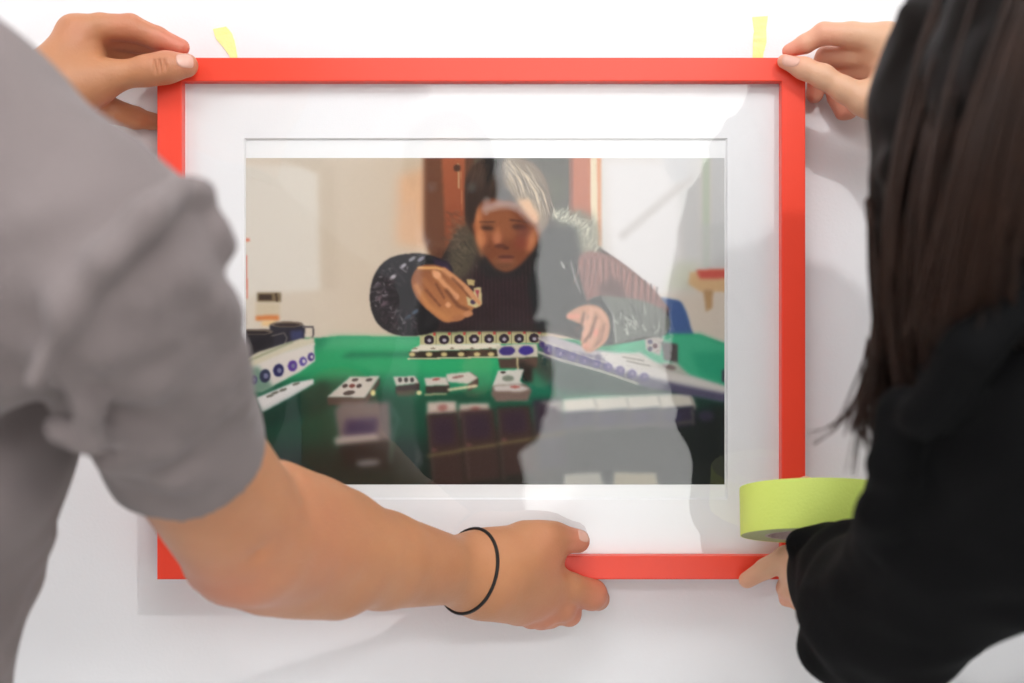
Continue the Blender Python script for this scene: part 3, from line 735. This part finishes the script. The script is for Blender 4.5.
strip(([(213, 29), (215.5, 38), (224, 48), (230, 57), (231, 66)], [(226, 26.5), (231, 32), (234.5, 40), (237, 54), (238, 66)]), 'tilted pale lime tape strip on the wall above the left end of the frame', 1)
strip(([(752, 17), (754, 30), (753, 42), (752.5, 57), (752.5, 66)], [(768, 16), (766, 28), (766.5, 42), (763, 55), (763, 66)]), 'upright pale lime tape strip on the wall above the right end of the frame', 2)

# ================================================================ PEOPLE
def A(x, y, dz): return np.array([x, y, EYE+dz])
def head_prims(c, f, s=1.0, up=(0, 0, 1)):
    """skull, jaw, nose, ears; c = centre of the head, f = where the face looks"""
    f = np.array(f, float); f /= np.linalg.norm(f); u = np.array(up, float); u -= f*(u@f); u /= np.linalg.norm(u); r = np.cross(f, u)
    W = lambda a, b, d: c+s*(r*a+f*b+u*d)
    rot = np.stack([r, f, u], 1)
    sk = [Ell(W(0, -.012, .025), np.array((.074, .095, .090))*s, rot), Ell(W(0, .018, -.045), np.array((.058, .072, .068))*s, rot), Cap(W(0, .055, -.085), W(0, .05, -.09), .026*s, .024*s)]
    nose = [Cap(W(0, .086, .008), W(0, .103, -.026), .007*s, .011*s), Cap(W(-.009, .092, -.030), W(.009, .092, -.030), .008*s, .008*s)]
    lips = [Cap(W(-.018, .082, -.056), W(.018, .082, -.056), .005*s, .005*s), Cap(W(-.015, .081, -.063), W(.015, .081, -.063), .006*s, .006*s)]
    brow = [Cap(W(-.04, .072, .020), W(-.012, .084, .022), .007*s, .007*s), Cap(W(.04, .072, .020), W(.012, .084, .022), .007*s, .007*s)]
    ears = [Ell(W(sx*.078, -.005, -.012), np.array((.010, .020, .032))*s, rot) for sx in (-1, 1)]
    return sk, nose+lips+brow, ears, [W(-.031, .066, .002), W(.031, .066, .002)], W
def eyes(pts, parent, s=1.0):
    for p in pts:
        bm = bmesh.new(); bmesh.ops.create_uvsphere(bm, u_segments=16, v_segments=10, radius=.0125*s); bmesh.ops.translate(bm, vec=tuple(p), verts=bm.verts)
        me = bpy.data.meshes.new('eye'); bm.to_mesh(me); bm.free(); link('eye', me, M['eye'], parent, True)
def wr(amp, comps):
    def f(p):
        t = 0
        for (k, ph, a) in comps: t = t+a*np.sin(p@np.array(k)+ph+1.3*np.sin(p@np.array((k[1], k[2], k[0]))*.6))
        return amp*t
    return f
def garment(name, fig, h, m, parent, label=None):
    lo, hi = bounds(fig); V, F = polygonize(fig, h, lo, hi); me = mesh_np(name, V, F); o = link(name, me, m, parent, True)
    if label: o['label'] = label
    return o
def lower_body(parent, hips, feet, rad=.078, m='trouser'):
    """trousers and shoes standing on the floor"""
    hl, hr = [np.array(x, float) for x in hips]; fig = Fig(); ps = [Cap(hl, hr, .115, .115)]
    for h_, ft in zip((hl, hr), feet):
        ft = np.array(ft, float); k = (h_+ft)/2+np.array((0, .03, .02)); ps += [Cap(h_, k, .095, .07), Cap(k, ft+np.array((0, 0, .12)), .068, .058)]
    fig.add(ps, .05); fig.disp = wr(.003, [((30, 20, 55), 0, 1), ((-40, 35, 70), 2, .6)])
    garment('trousers', fig, .009, M[m], parent)
    for ft in feet:
        ft = np.array(ft, float); s = Fig(); s.add([Cap(ft+np.array((0, -.04, .055)), ft+np.array((0, .14, .04)), .05, .042), Cap(ft+np.array((0, -.03, .06)), ft+np.array((0, -.03, .12)), .048, .046)], .03)
        s.cut(Disc(ft+np.array((0, 0, .002)), (0, 0, -1), 3, 3))
        garment('shoe', s, .006, M['shoe'], parent)

# ---------------------------------------------------------------- the man in the grey T-shirt
S_ = P(90, 258, .655); E_ = P(247, 537, .885); shL = A(-.46, -.31, .12); elL = A(-.58, -.15, -.04); wrA = Q(22, 112, -24)
neckM = A(-.335, -.53, .175); headM = A(-.29, -.50, .345)
man = Fig()
sk, fc, er, ey, HW = head_prims(headM, (.35, .9, -.25), 1.0)
man.add(sk, .03, .01); man.add(fc, .008, .012); man.add(er, .003, .006)
TM = [(A(-.355, -.46, .07), A(-.44, -.375, .08), .088), (A(-.338, -.40, -.035), A(-.46, -.33, -.02), .102), (A(-.386, -.39, -.20), A(-.48, -.35, -.2), .098), (A(-.455, -.41, -.38), A(-.54, -.38, -.38), .105), (A(-.475, -.42, -.54), A(-.56, -.39, -.54), .116)]
man.add([Cap(headM+np.array((-.01, -.02, -.06)), neckM, .052, .058), Cap(neckM, A(-.35, -.46, .07), .052, .066)]+loft(TM, -.018), .01, .02)
man.add([Cap(neckM, S_, .035, .043), Cap(S_, P(184, 445, .793), .043, .0395), Cap(P(184, 445, .793), E_, .0395, .0425),
         Cap(E_, P(304, 545, .945), .0425, .0418), Cap(P(304, 545, .945), P(382, 560, 1.01), .0418, .0350), Cap(P(382, 560, 1.01), P(463, 572, 1.078), .0350, .0238),
         Cap(P(463, 572, 1.078), P(478, 573, 1.09), .0238, .0250), Cap(P(213, 566, .885), P(226, 572, .91), .0175, .021)], .004, .012)
man.add([Cap(P(276, 503, .905), P(340, 523, .975), .026, .021), Cap(P(262, 583, .925), P(335, 586, .965), .019, .021)], .01, .018)
man.add([Cap(neckM, shL, .035, .048), Cap(shL, elL, .047, .042), Cap(elL, wrA, .042, .026)], .03, .02)
# right hand (under the frame): palm, then five fingers
man.add([Cap(P(472, 573, 1.085), Q(500, 568, -40), .0248, .024), Cap(Q(490, 562, -42), Q(540, 547, -24), .021, .0192), Cap(Q(488, 575, -42), Q(536, 574, -23), .022, .0165), Cap(Q(488, 580, -42), Q(540, 595, -18), .021, .0150), Cap(Q(488, 585, -42), Q(518, 606, -20), .019, .0125)], .022, .016)
man.add(chain([(Q(526, 541, -24), .0155), (Q(555, 538, -20), .0116), (Q(578, 541, -13), .0094)]), .005, .008)
man.add(chain([(Q(540, 576, -21), .0145), (Q(571, 588, -9), .0117), (Q(591.5, 594.5, 3), .0124), (Q(598, 599, 17), .0095)]), .003, .006)
man.add(chain([(Q(545, 591, -18), .0140), (Q(562, 608, -6), .0105), (Q(569, 614, 6), .0095), (Q(570, 612, 18), .0085)]), .003, .005)
man.add(chain([(Q(534, 602, -17), .0125), (Q(545, 614, -6), .0098), (Q(550, 617, 6), .0088), (Q(556, 612, 16), .0080)]), .003, .005)
man.add(chain([(Q(514, 607, -20), .0115), (Q(531, 617, -10), .0088), (Q(540, 619, 0), .0080), (Q(543, 614, 9), .0070)]), .003, .005)
# left hand (top left corner)
man.add([Cap(wrA, Q(40, 92, -20), .026, .024), Cap(Q(40, 94, -22), Q(75, 34, -6), .020, .0135), Cap(Q(38, 98, -20), Q(84, 50, -2), .022, .0130), Cap(Q(38, 104, -18), Q(92, 86, -12), .022, .0165), Cap(Q(42, 96, -12), Q(88, 70, 4), .020, .013), Cap(Q(42, 100, -8), Q(90, 92, 8), .020, .0115)], .018, .014)
man.add(chain([(Q(84, 84, -13), .0160), (Q(112, 76.5, -13), .0118), (Q(148, 70.5, -13), .0113), (Q(166, 67.5, -12), .0118), (Q(186, 65.5, -10.5), .0096)]), .007, .012)
man.add(chain([(Q(74, 32, -6), .0135), (Q(100, 27, -4), .0108), (Q(130, 27.5, 0), .0106), (Q(157, 38, 6), .0090), (Q(181, 47.5, 9), .0070)]), .003, .007)
man.add(chain([(Q(82, 44, 3), .0120), (Q(108, 37, 10), .0098), (Q(136, 41, 16), .0095), (Q(160, 48, 18), .0078), (Q(176, 50, 18), .0066)]), .002, .005)
man.add(chain([(Q(86, 60, 8), .0105), (Q(108, 52, 20), .0088), (Q(134, 54, 30), .0080), (Q(150, 62, 33), .0065)]), .002, .005)
man.add(chain([(Q(86, 100, 4), .0115), (Q(112, 111, 14), .0105), (Q(136, 118, 26), .0092), (Q(150, 121, 31), .0070), (Q(172, 124, 33), .0062)]), .002, .005)
# creases over the thumb joint and in the web
for u in (155, 160, 165): man.cut(Cap(Q(u-1, 60, -24.2), Q(u+1.5, 75, -24.6), .0011, .0011), .0015)
man.cut(Cap(P(224, 546, .838), P(252, 541, .836), .0035, .0025), .016); man.cut(Cap(P(276, 552, .868), P(330, 560, .93), .002, .002), .018)
handB = Q(540, 575, -20); handA = Q(110, 66, -5)
bl = [(P(300, 545, .90), .045, .25), (Q(188, 62, -18), .014, .5), (Q(180, 46, 5), .03, .9), (Q(130, 27, 0), .02, .5), (Q(578, 541, -18), .016, .8), (Q(598, 592, 0), .018, .8), (Q(575, 610, 0), .02, .7), (Q(74, 34, -10), .016, .35), (Q(552, 560, -34), .02, .35), (P(215, 585, .87), .05, .5), (Q(108, 102, -8), .012, .4), (Q(540, 612, -8), .03, .6)]
eM = empty('person', (-.45, -.47, 0), 'person in grey T-shirt at the left, holding the top left corner and bottom edge', 'person')
meM = body_mesh('body', man, .0030, [(handA, .135), (handB, .098)], .0013, bl)
bM_ = link('body', meM, M['skin_m'], eM, True)
nail('thumbnail', man, Q(186.5, 64, -14), Q(186, 65.5, -10)-Q(166, 67.5, -10), (.02, -1, .42), .0135, .0125, eM)
nail('thumbnail', man, Q(581.5, 538, -15), Q(578, 541, -13)-Q(556, 539, -19), (.42, -.62, .45), .0125, .010, eM)
eyes(ey, eM)
hf_ = Fig(); hf_.add([Ell(HW(0, -.022, .035), (.083, .100, .095), np.eye(3)), Cap(HW(0, -.07, -.02), HW(0, -.06, -.05), .045, .035)], .03)
hf_.cut(Disc(HW(0, .045, .03), HW(0, 1, .1)-HW(0, 0, 0), .5)); hf_.disp = wr(.002, [((160, 60, 90), 0, 1), ((-80, 190, 60), 1, 1)])
garment('hair', hf_, .005, M['hair'], eM)
# T-shirt
sh = Fig(); hemP = P(183, 444, .793); axs = E_-hemP; axs /= np.linalg.norm(axs)
sh.add([Cap(neckM+np.array((.005, 0, -.03)), S_, .065, .0535), Cap(A(-.34, -.50, .10), A(-.31, -.47, .045), .085, .075), Cap(neckM+np.array((0, 0, -.02)), shL, .07, .06), Cap(S_, A(-.32, -.48, .02), .0535, .078)]+loft(TM), .01, .01)
sh.add([Cap(S_, P(138, 352, .73), .0535, .0520), Cap(P(138, 352, .73), hemP, .0515, .0455), Cap(hemP, hemP+axs*.05, .0455, .0455)], .006, .008)
sh.add([Cap(shL, elL*.55+shL*.45, .056, .052)], .01, .02)
# loose folds: the sleeve head standing up at the shoulder seam, drags along the sleeve
def fold(pts, r, k=.012): sh.add(chain([(P(*p), r) for p in pts]), .01, k)
fold([(190, 190, .640), (201, 196, .650), (208, 207, .66)], .0060, .008); fold([(212, 226, .655), (219, 243, .665)], .0075, .008)
fold([(178, 186, .622), (148, 212, .600), (103, 262, .596), (60, 322, .60), (34, 380, .61)], .0050, .007)
fold([(214, 300, .680), (222, 350, .705), (236, 396, .735)], .009, .016); fold([(225, 330, .69), (212, 300, .655), (176, 268, .625)], .004, .014)
fold([(60, 425, .660), (105, 436, .68), (160, 446, .71)], .007, .016); fold([(105, 462, .70), (165, 472, .735), (218, 452, .765)], .006, .016)
fold([(50, 350, .62), (85, 400, .645), (92, 440, .665)], .006, .016); fold([(140, 300, .625), (178, 350, .665), (212, 402, .715)], .005, .018); fold([(60, 300, .60), (100, 350, .625), (150, 380, .66), (200, 385, .70)], .004, .016)
sh.disp = wr(.0013, [((55, 30, 40), 0, 1), ((-35, 60, 85), 1.7, .8), ((120, 20, -75), .5, .7), ((60, -130, 150), 2.5, .35)])
class ArmTunnel:             # hollow where an arm leaves a sleeve
    def __init__(s, caps): s.c = caps
    def d(s, p): return np.minimum.reduce([c.d(p) for c in s.c])
sh.cut(Disc(hemP+axs*.006, axs, .085, .10), .002)
sh.cut(ArmTunnel([Cap(hemP-axs*.020, hemP+axs*.05, .0400, .0425)]), .002)
sh.cut(Cap(neckM+np.array((.0, .0, .02)), headM, .064, .075), .002)
shirt = garment('shirt', sh, .0026, M['shirt'], eM)
# stitched hem line round the sleeve end, and the armhole seam
def ring_on(fig, c, axis, n, grow, start=None):
    axis = axis/np.linalg.norm(axis); x = np.cross(axis, (0, 0, 1)); x /= np.linalg.norm(x); y = np.cross(axis, x); out = []
    for k in range(n):
        a = 2*math.pi*k/n; d = math.cos(a)*x+math.sin(a)*y; out.append(c+d*(on_surface(fig, c, d)+grow))
    return out
# elastic on the wrist
c = P(468, 573, 1.081); ax_ = P(463, 572, 1.078)-P(382, 560, 1.01)
band = tube('wristband', ring_on(man, c, ax_+np.array((.016, 0, -.012)), 48, .0006), .0014, M['elastic'], eM, 8, True); band['label'] = 'thin black elastic band round the wrist'
tube('collar', [neckM+np.array((.064*math.cos(a), .066*math.sin(a), .012+.012*math.cos(a-2.2))) for a in np.linspace(0, 2*math.pi, 40, endpoint=False)], .006, M['shirtcollar'], shirt, 8, True).matrix_parent_inverse = Matrix.Identity(4)
lower_body(eM, (A(-.485, -.42, -.56), A(-.56, -.39, -.56)), ((-.45, -.50, 0), (-.63, -.40, 0)))

# ---------------------------------------------------------------- the woman in black with long hair
wS = P(1062, 385, .69); wE = P(908, 602, .86); wW = Q(838, 588, -75)
rS = A(.57, -.40, .04); rE = A(.56, -.20, .0); rW = Q(945, 122, -28)
neckW = A(.40, -.46, .07); headW = A(.352, -.42, .235)
wo = Fig()
sk, fc, er, ey, HW2 = head_prims(headW, (-.25, .95, -.2), .95)
wo.add(sk, .03, .01); wo.add(fc, .008, .012); wo.add(er, .003, .006)
TW = [(A(.40, -.46, .03), A(.46, -.44, .03), .080), (A(.40, -.46, -.08), A(.50, -.42, -.08), .095), (A(.41, -.465, -.24), A(.505, -.43, -.24), .092), (A(.415, -.47, -.42), A(.52, -.44, -.42), .108), (A(.415, -.47, -.50), A(.525, -.44, -.50), .116)]
wo.add([Cap(headW+np.array((.01, -.02, -.06)), neckW, .045, .048), Cap(neckW, A(.42, -.455, .0), .048, .06)]+loft(TW, -.02), .01, .02)
wo.add([Cap(neckW, wS, .03, .040), Cap(wS, wE, .038, .034), Cap(wE, wW, .034, .022)], .012, .012)
wo.add([Cap(neckW, rS, .03, .042), Cap(rS, rE, .038, .034), Cap(rE, rW, .034, .022)], .02, .02)
# right hand (top right corner)
wo.add([Cap(rW, Q(930, 104, -24), .0215, .021), Cap(Q(932, 100, -24), Q(888, 42, -7), .021, .0145), Cap(Q(932, 100, -20), Q(884, 56, -1), .020, .013), Cap(Q(932, 108, -20), Q(882, 98, -10), .021, .0165), Cap(Q(930, 100, -14), Q(890, 75, 5), .018, .012), Cap(Q(930, 104, -10), Q(890, 94, 8), .018, .011)], .016, .014)
wo.add(chain([(Q(886, 104, -12), .0150), (Q(862, 99, -14), .0118), (Q(844, 89.5, -14), .0095), (Q(823, 76.5, -12), .0089), (Q(804, 68.5, -10), .0080), (Q(784.5, 61.5, -7.6), .0058)]), .006, .012)
wo.add(chain([(Q(886, 41, -7), .0140), (Q(852, 35, -6), .0102), (Q(824, 33.5, -3), .0088), (Q(805, 44, 1), .0074), (Q(789, 51, 6), .0056)]), .003, .007)
wo.add(chain([(Q(880, 56, 1), .0120), (Q(850, 56, 8), .0092), (Q(826, 57, 17), .0086), (Q(817, 74, 27), .0076), (Q(814.5, 95, 31), .0068)]), .002, .006)
wo.add(chain([(Q(884, 76, 5), .0110), (Q(856, 70, 16), .0086), (Q(834, 80, 26), .0078), (Q(836, 98, 30), .0070), (Q(842, 113, 31), .0060)]), .002, .005)
wo.add(chain([(Q(888, 92, 8), .0100), (Q(868, 94, 18), .0075), (Q(852, 98, 26), .0068), (Q(850, 112, 28), .0058)]), .002, .005)
# left hand (bottom right corner, thumb up through the roll of tape)
wo.add([Cap(wW, Q(828, 580, -62), .0215, .020), Cap(Q(832, 582, -64), Q(806, 557, -34), .018, .0135), Cap(Q(832, 586, -64), Q(806, 572, -32), .018, .0125), Cap(Q(832, 590, -62), Q(808, 590, -32), .017, .0115), Cap(Q(832, 578, -64), Q(818, 550, -58), .018, .0145), Cap(Q(834, 592, -60), Q(814, 606, -30), .016, .0095)], .014, .012)
wo.add(chain([(Q(818, 552, -58), .0135), (Q(815, 524, -54), .0105), (Q(810, 502, -44), .0090), (Q(806, 486, -30), .0078)]), .004, .008)
wo.add(chain([(Q(806, 556, -34), .0120), (Q(786, 558, -22), .0094), (Q(766, 568.5, -13), .0080), (Q(747, 580, -9), .0066)]), .003, .006)
wo.add(chain([(Q(806, 573, -32), .0110), (Q(791, 574, -16), .0084), (Q(786.5, 588, -4), .0076), (Q(786.5, 599, 6), .0062)]), .003, .005)
wo.add(chain([(Q(808, 590, -32), .0105), (Q(800, 596, -14), .0080), (Q(800, 602, 2), .0070), (Q(801, 602, 14), .0058)]), .003, .005)
wo.add(chain([(Q(814, 606, -30), .0090), (Q(812, 611, -14), .0070), (Q(812, 611, 0), .0062), (Q(811, 606, 10), .0054)]), .003, .005)
hC = Q(850, 66, -3); hD = Q(800, 560, -30)
blw = [(Q(786, 54, 0), .022, .9), (Q(822, 40, 0), .02, .7), (Q(820, 90, 28), .03, .8), (Q(845, 110, 28), .02, .8), (Q(788, 62, -12), .012, .5), (Q(750, 580, -9), .012, .4), (Q(786, 596, 0), .012, .6), (Q(860, 44, 0), .012, .3)]
eW = empty('person', (.46, -.47, 0), 'person with long dark hair and black sweatshirt, holding both right corners of the frame', 'person')
bW_ = link('body', body_mesh('body', wo, .0036, [(hC, .105), (hD, .078)], .0012, blw), M['skin_w'], eW, True)
nail('thumbnail', wo, Q(790.5, 62.5, -12), Q(784.5, 61.5, -7.6)-Q(804, 68.5, -10), (.06, -1, .38), .0098, .0135, eW)
eyes(ey, eW, .95)
# sweatshirt
sw = Fig()
sw.add(loft(TW)+[Cap(neckW+np.array((.01, 0, -.02)), wS, .060, .066), Cap(neckW+np.array((.01, 0, -.02)), rS, .060, .06)], .01, .012)
sw.add([Cap(wS, P(980, 508, .77), .068, .058), Cap(P(980, 508, .77), P(907, 604, .85), .058, .050), Cap(P(962, 540, .80), P(1070, 505, .72), .051, .052), Cap(P(1000, 568, .78), P(1075, 540, .72), .034, .037)], .014, .012)
sw.add([Cap(P(878, 611, .88), P(908, 600, .86), .0455, .050), Cap(P(876, 606, .88), P(860, 586, .94), .0445, .0395), Cap(P(860, 586, .94), P(838, 578, 1.0), .0395, .0345), Cap(P(838, 578, 1.0), P(838, 577, 1.012), .0345, .034), Cap(P(799, 543.5, .995), P(856, 546, .97), .0095, .013), Cap(P(840, 598, .95), P(847, 645, .91), .028, .029)], .010, .010)
sw.add([Cap(rS, rE, .058, .055), Cap(rE, rW*.88+rE*.12, .052, .032)], .02, .02)
for pts, r in (([(806, 560, .965), (840, 566, .93), (872, 590, .84)], .004), ([(842, 545, .95), (848, 592, .90), (840, 640, .87)], .005), ([(880, 510, .735), (872, 560, .80), (852, 600, .87)], .007), ([(905, 410, .68), (893, 470, .71), (890, 540, .76)], .007), ([(1024, 300, .62), (970, 350, .62), (925, 420, .66)], .007), ([(880, 550, .80), (915, 600, .79), (930, 640, .81)], .006)):
    sw.add(chain([(P(*p), r*1.5) for p in pts]), .004, .008)
sw.disp = wr(.0016, [((60, 30, 40), 0, 1), ((-45, 50, 85), 1.7, .8), ((90, 20, -70), .5, .6)])
cuff_c = P(838, 577, 1.012); cuff_ax = cuff_c-P(860, 586, .94); cuff_ax /= np.linalg.norm(cuff_ax)
sw.cut(ArmTunnel([Cap(cuff_c-cuff_ax*.025, cuff_c+cuff_ax*.06, .0285, .0295)]), .002)
garment('sweatshirt', sw, .0030, M['black'], eW)
lower_body(eW, (A(.42, -.475, -.54), A(.52, -.445, -.54)), ((.40, -.50, 0), (.56, -.44, 0)), .07)
# long hair: a mass, and loose strands over it
hm = Fig()
hm.add([Ell(headW+np.array((0, -.012, .02)), (.094, .112, .105)), Cap(A(.362, -.47, .17), A(.338, -.455, .11), .090, .098), Cap(P(1012, 150, .73), P(1000, 215, .73), .072, .064), Cap(P(1000, 215, .73), P(975, 300, .745), .062, .038), Cap(P(975, 300, .745), P(938, 372, .755), .036, .014),
        Cap(P(1065, -60, .72), P(1020, 80, .72), .060, .066), Cap(P(1090, 90, .67), P(1080, 230, .66), .075, .07), Cap(P(1080, 230, .66), P(1040, 300, .67), .068, .028)], .014)
hm.disp = wr(.0022, [((150, 120, 22), 0, 1), ((-190, 90, 30), 1.7, .8), ((70, -60, 12), .5, 1.2)])
class FaceCut:
    def d(s, p): return Ell(HW2(0, .075, -.03), (.062, .06, .085)).d(p)
hm.cut(FaceCut(), .004)
hair = garment('hair', hm, .0032, M['hair'], eW)
rnd = random.Random(5); V, Fc = [], []
def strand(pts, r):
    n = len(pts); rr = [r*(1-.75*(i/(n-1))**3) for i in range(n)]
    v, f = tube_vf(pts, rr, 4, False, len(V)); V.extend(v); Fc.extend(f)
def bez(pts, n):
    pts = np.array(pts); out = []
    for t in np.linspace(0, 1, n):
        q = pts.copy()
        while len(q) > 1: q = q[:-1]*(1-t)+q[1:]*t
        out.append(q[0])
    return out
# pixel paths of the locks, at the distance of the hair
D0 = .76
locks = [  # (path [(u,v,d)], spread px, count, radius)
    ([(970, -60, D0), (916, 30, D0), (872, 130, D0), (868, 235, D0), (890, 300, D0), (905, 350, D0), (900, 415, D0)], 11, 300, .0007),
    ([(975, -60, .72), (925, 60, .71), (895, 170, .70), (893, 260, .70), (912, 330, .72), (925, 380, .73), (930, 420, .74)], 22, 300, .0008),
    ([(1010, -60, .68), (960, 80, .67), (930, 190, .665), (932, 290, .68), (945, 345, .69), (960, 385, .70)], 32, 300, .0008),
    ([(1060, -40, .62), (1010, 110, .60), (990, 200, .60), (990, 260, .62), (988, 305, .635), (975, 345, .65)], 34, 260, .0008),
    ([(1090, -40, .60), (1060, 110, .585), (1040, 180, .585), (1030, 220, .60), (1020, 262, .615)], 22, 90, .0008),
    ([(872, 200, D0), (880, 270, D0), (896, 320, D0), (872, 365, D0), (864, 400, D0), (884, 420, D0)], 8, 90, .0007),
    ([(885, 270, D0), (900, 320, D0), (868, 370, D0), (862, 410, D0), (852, 436, D0)], 8, 40, .0006),
    ([(890, 280, D0), (900, 330, D0), (874, 380, D0), (866, 420, D0), (882, 455, D0)], 7, 40, .0006),
    ([(895, 290, D0), (885, 345, D0), (862, 385, D0), (857, 420, D0), (858, 470, D0), (852, 482, D0)], 4, 5, .0005),
    ([(880, 330, D0), (866, 380, D0), (862, 412, D0), (838, 432, D0), (812, 444, D0)], 4, 8, .0005),
    ([(872, 340, D0), (862, 395, D0), (858, 430, D0), (866, 450, D0)], 6, 16, .0005)]
for path, sp, cnt, r in locks:
    for k in range(cnt):
        a, b = rnd.gauss(0, .55), rnd.gauss(0, .012); ph = rnd.uniform(0, 6); am = rnd.uniform(0, 3)
        pts = []
        for i, (u, v_, d) in enumerate(path):
            s = .6+.7*i/(len(path)-1)
            pts.append(P(u+a*sp*s+am*math.sin(ph+i), v_+rnd.uniform(-4, 4)-(rnd.random()*16 if i == len(path)-1 else 0), d+b))
        strand(bez(pts+[pts[-1]], 16), r*rnd.uniform(.6, 1.2))
st = pydata('strands', V, Fc, M['strand'], hair); st.matrix_parent_inverse = Matrix.Identity(4); st['kind'] = 'stuff'

# ---------------------------------------------------------------- roll of masking tape
rc = P(816.5, 512, 1.066); axr = np.array((.02, .24, 1.0)); axr /= np.linalg.norm(axr)
roll = empty('tape_roll', tuple(rc), 'roll of lime green masking tape held over the lower right corner of the frame', 'masking tape')
def lathe(name, prof, n, m, parent):
    x = np.cross(axr, (0, 1, 0)); x /= np.linalg.norm(x); y = np.cross(axr, x); v, f = [], []; k = len(prof)
    for i in range(n):
        a = 2*math.pi*i/n; d = math.cos(a)*x+math.sin(a)*y
        for (r, h) in prof: v.append(rc+d*r+axr*h)
    for i in range(n):
        j = (i+1) % n
        for q in range(k):
            q2 = (q+1) % k; f.append((i*k+q, j*k+q, j*k+q2, i*k+q2))
    o = pydata(name, v, f, m, parent); bm = bmesh.new(); bm.from_mesh(o.data); bmesh.ops.recalc_face_normals(bm, faces=bm.faces); bm.to_mesh(o.data); bm.free()
    md = o.modifiers.new('edge', 'EDGE_SPLIT'); md.split_angle = math.radians(50); return o
hh = .0178; Ro = .0568; Ri = .0385
lathe('tape_layers', [(Ri, -hh), (Ro-.0006, -hh), (Ro-.0006, hh), (Ri, hh)], 96, M['tape_edge'], roll)
lathe('tape_surface', [(Ro-.0006, -hh-.0001), (Ro-.0002, -hh-.0001), (Ro, -hh+.0004), (Ro, hh-.0004), (Ro-.0002, hh+.0001), (Ro-.0006, hh+.0001)], 96, M['tape'], roll)
lathe('core', [(Ri-.0022, -hh), (Ri, -hh), (Ri, hh), (Ri-.0022, hh)], 96, M['core'], roll)

# ---------------------------------------------------------------- the photographer, seen only as a dark reflection in the glass
ph = Fig(); hP = A(-.113, -1.46, .288)
sk, fc, er, ey, HW3 = head_prims(hP, (.1, 1, -.25), 1.0)
ph.add(sk, .03, .01); ph.add(fc, .008, .012); ph.add(er, .003, .006)
sr, sl = A(-.010, -1.42, .178), A(-.12, -1.68, .14)
er_, el_ = A(.0, -1.47, -.15), A(-.13, -1.50, -.13); wr_, wl_ = A(.045, -1.30, -.05), A(-.06, -1.28, -.065)
TP = [(A(-.075, -1.48, .13), A(-.08, -1.60, .13), .075), (A(-.075, -1.47, .03), A(-.08, -1.61, .03), .098), (A(-.075, -1.48, -.14), A(-.08, -1.59, -.14), .092), (A(-.072, -1.48, -.38), A(-.08, -1.60, -.38), .105), (A(-.072, -1.49, -.50), A(-.08, -1.60, -.50), .112)]
ph.add([Cap(hP+np.array((0, -.02, -.06)), A(-.09, -1.52, .17), .052, .055), Cap(A(-.09, -1.52, .17), A(-.08, -1.53, .1), .055, .06)]+loft(TP, -.02), .01, .02)
for a, b, c_ in ((sr, er_, wr_), (sl, el_, wl_)): ph.add([Cap(A(-.09, -1.53, .15), a, .04, .045), Cap(a, b, .043, .037), Cap(b, c_, .037, .024)], .02, .02)
def grip(fig, w, sx):
    w = np.array(w); palm = w+np.array((0, .045, .02)); fig.add([Cap(w, palm, .024, .022), Cap(palm+np.array((0, .01, .02)), palm+np.array((0, .01, -.02)), .014, .013)], .015, .01)
    for i, L in enumerate((.9, 1, .95, .8)):
        b0 = palm+np.array((0, .022, .026-.017*i)); k = b0+np.array((-sx*.004, .028*L, 0)); fig.add(chain([(b0, .0085), (k, .008), (k+np.array((-sx*.02*L, .008, 0)), .007)]), .002, .005)
    fig.add(chain([(w+np.array((0, .02, .02)), .0115), (w+np.array((-sx*.018, .035, .045)), .0095), (w+np.array((-sx*.03, .052, .052)), .008)]), .003, .008)
grip(ph, wr_, 1); grip(ph, wl_, -1)
eP = empty('person', (-.08, -1.52, 0), 'photographer in dark clothes, seen only as a faint reflection in the glass', 'person')
link('body', body_mesh('body', ph, .0055, None), M['skin_m'], eP, True); eyes(ey, eP)
pg = Fig(); pg.add(loft(TP)+[Cap(A(-.09, -1.53, .14), sr, .065, .055), Cap(A(-.09, -1.53, .14), sl, .065, .055)], .01)
for a, b, c_ in ((sr, er_, wr_), (sl, el_, wl_)): pg.add([Cap(a, b, .053, .047), Cap(b, c_*.85+b*.15, .046, .036)], .02, .02)
pg.disp = wr(.003, [((50, 30, 40), 0, 1), ((-35, 60, 65), 1.7, .8)]); garment('jacket', pg, .006, M['black'], eP)
ph2 = Fig(); ph2.add([Ell(HW3(0, -.022, .035), (.085, .102, .097)), Cap(HW3(0, -.07, -.02), HW3(0, -.06, -.05), .05, .04)], .03); ph2.cut(Disc(HW3(0, .045, .03), HW3(0, 1, .1)-HW3(0, 0, 0), .5)); garment('hair', ph2, .006, M['hair'], eP)
lower_body(eP, (A(-.065, -1.49, -.54), A(-.08, -1.60, -.54)), ((-.03, -1.42, 0), (-.12, -1.64, 0)))
# his camera, just behind the viewpoint
cm = empty('camera_body', (0, CAMY-.06, EYE), 'black camera held up by the photographer facing the picture', 'camera')
box('housing', -.058, .058, CAMY-.085, CAMY-.045, EYE-.045, EYE+.035, M['plastic'], cm, .006)
box('viewfinder', -.022, .022, CAMY-.085, CAMY-.05, EYE+.033, EYE+.055, M['plastic'], cm, .004)
tube('lens', [(0, CAMY-.05, EYE), (0, CAMY-.035, EYE), (0, CAMY-.034, EYE), (0, CAMY-.012, EYE)], [.032, .032, .036, .036], M['plastic'], cm, 32)
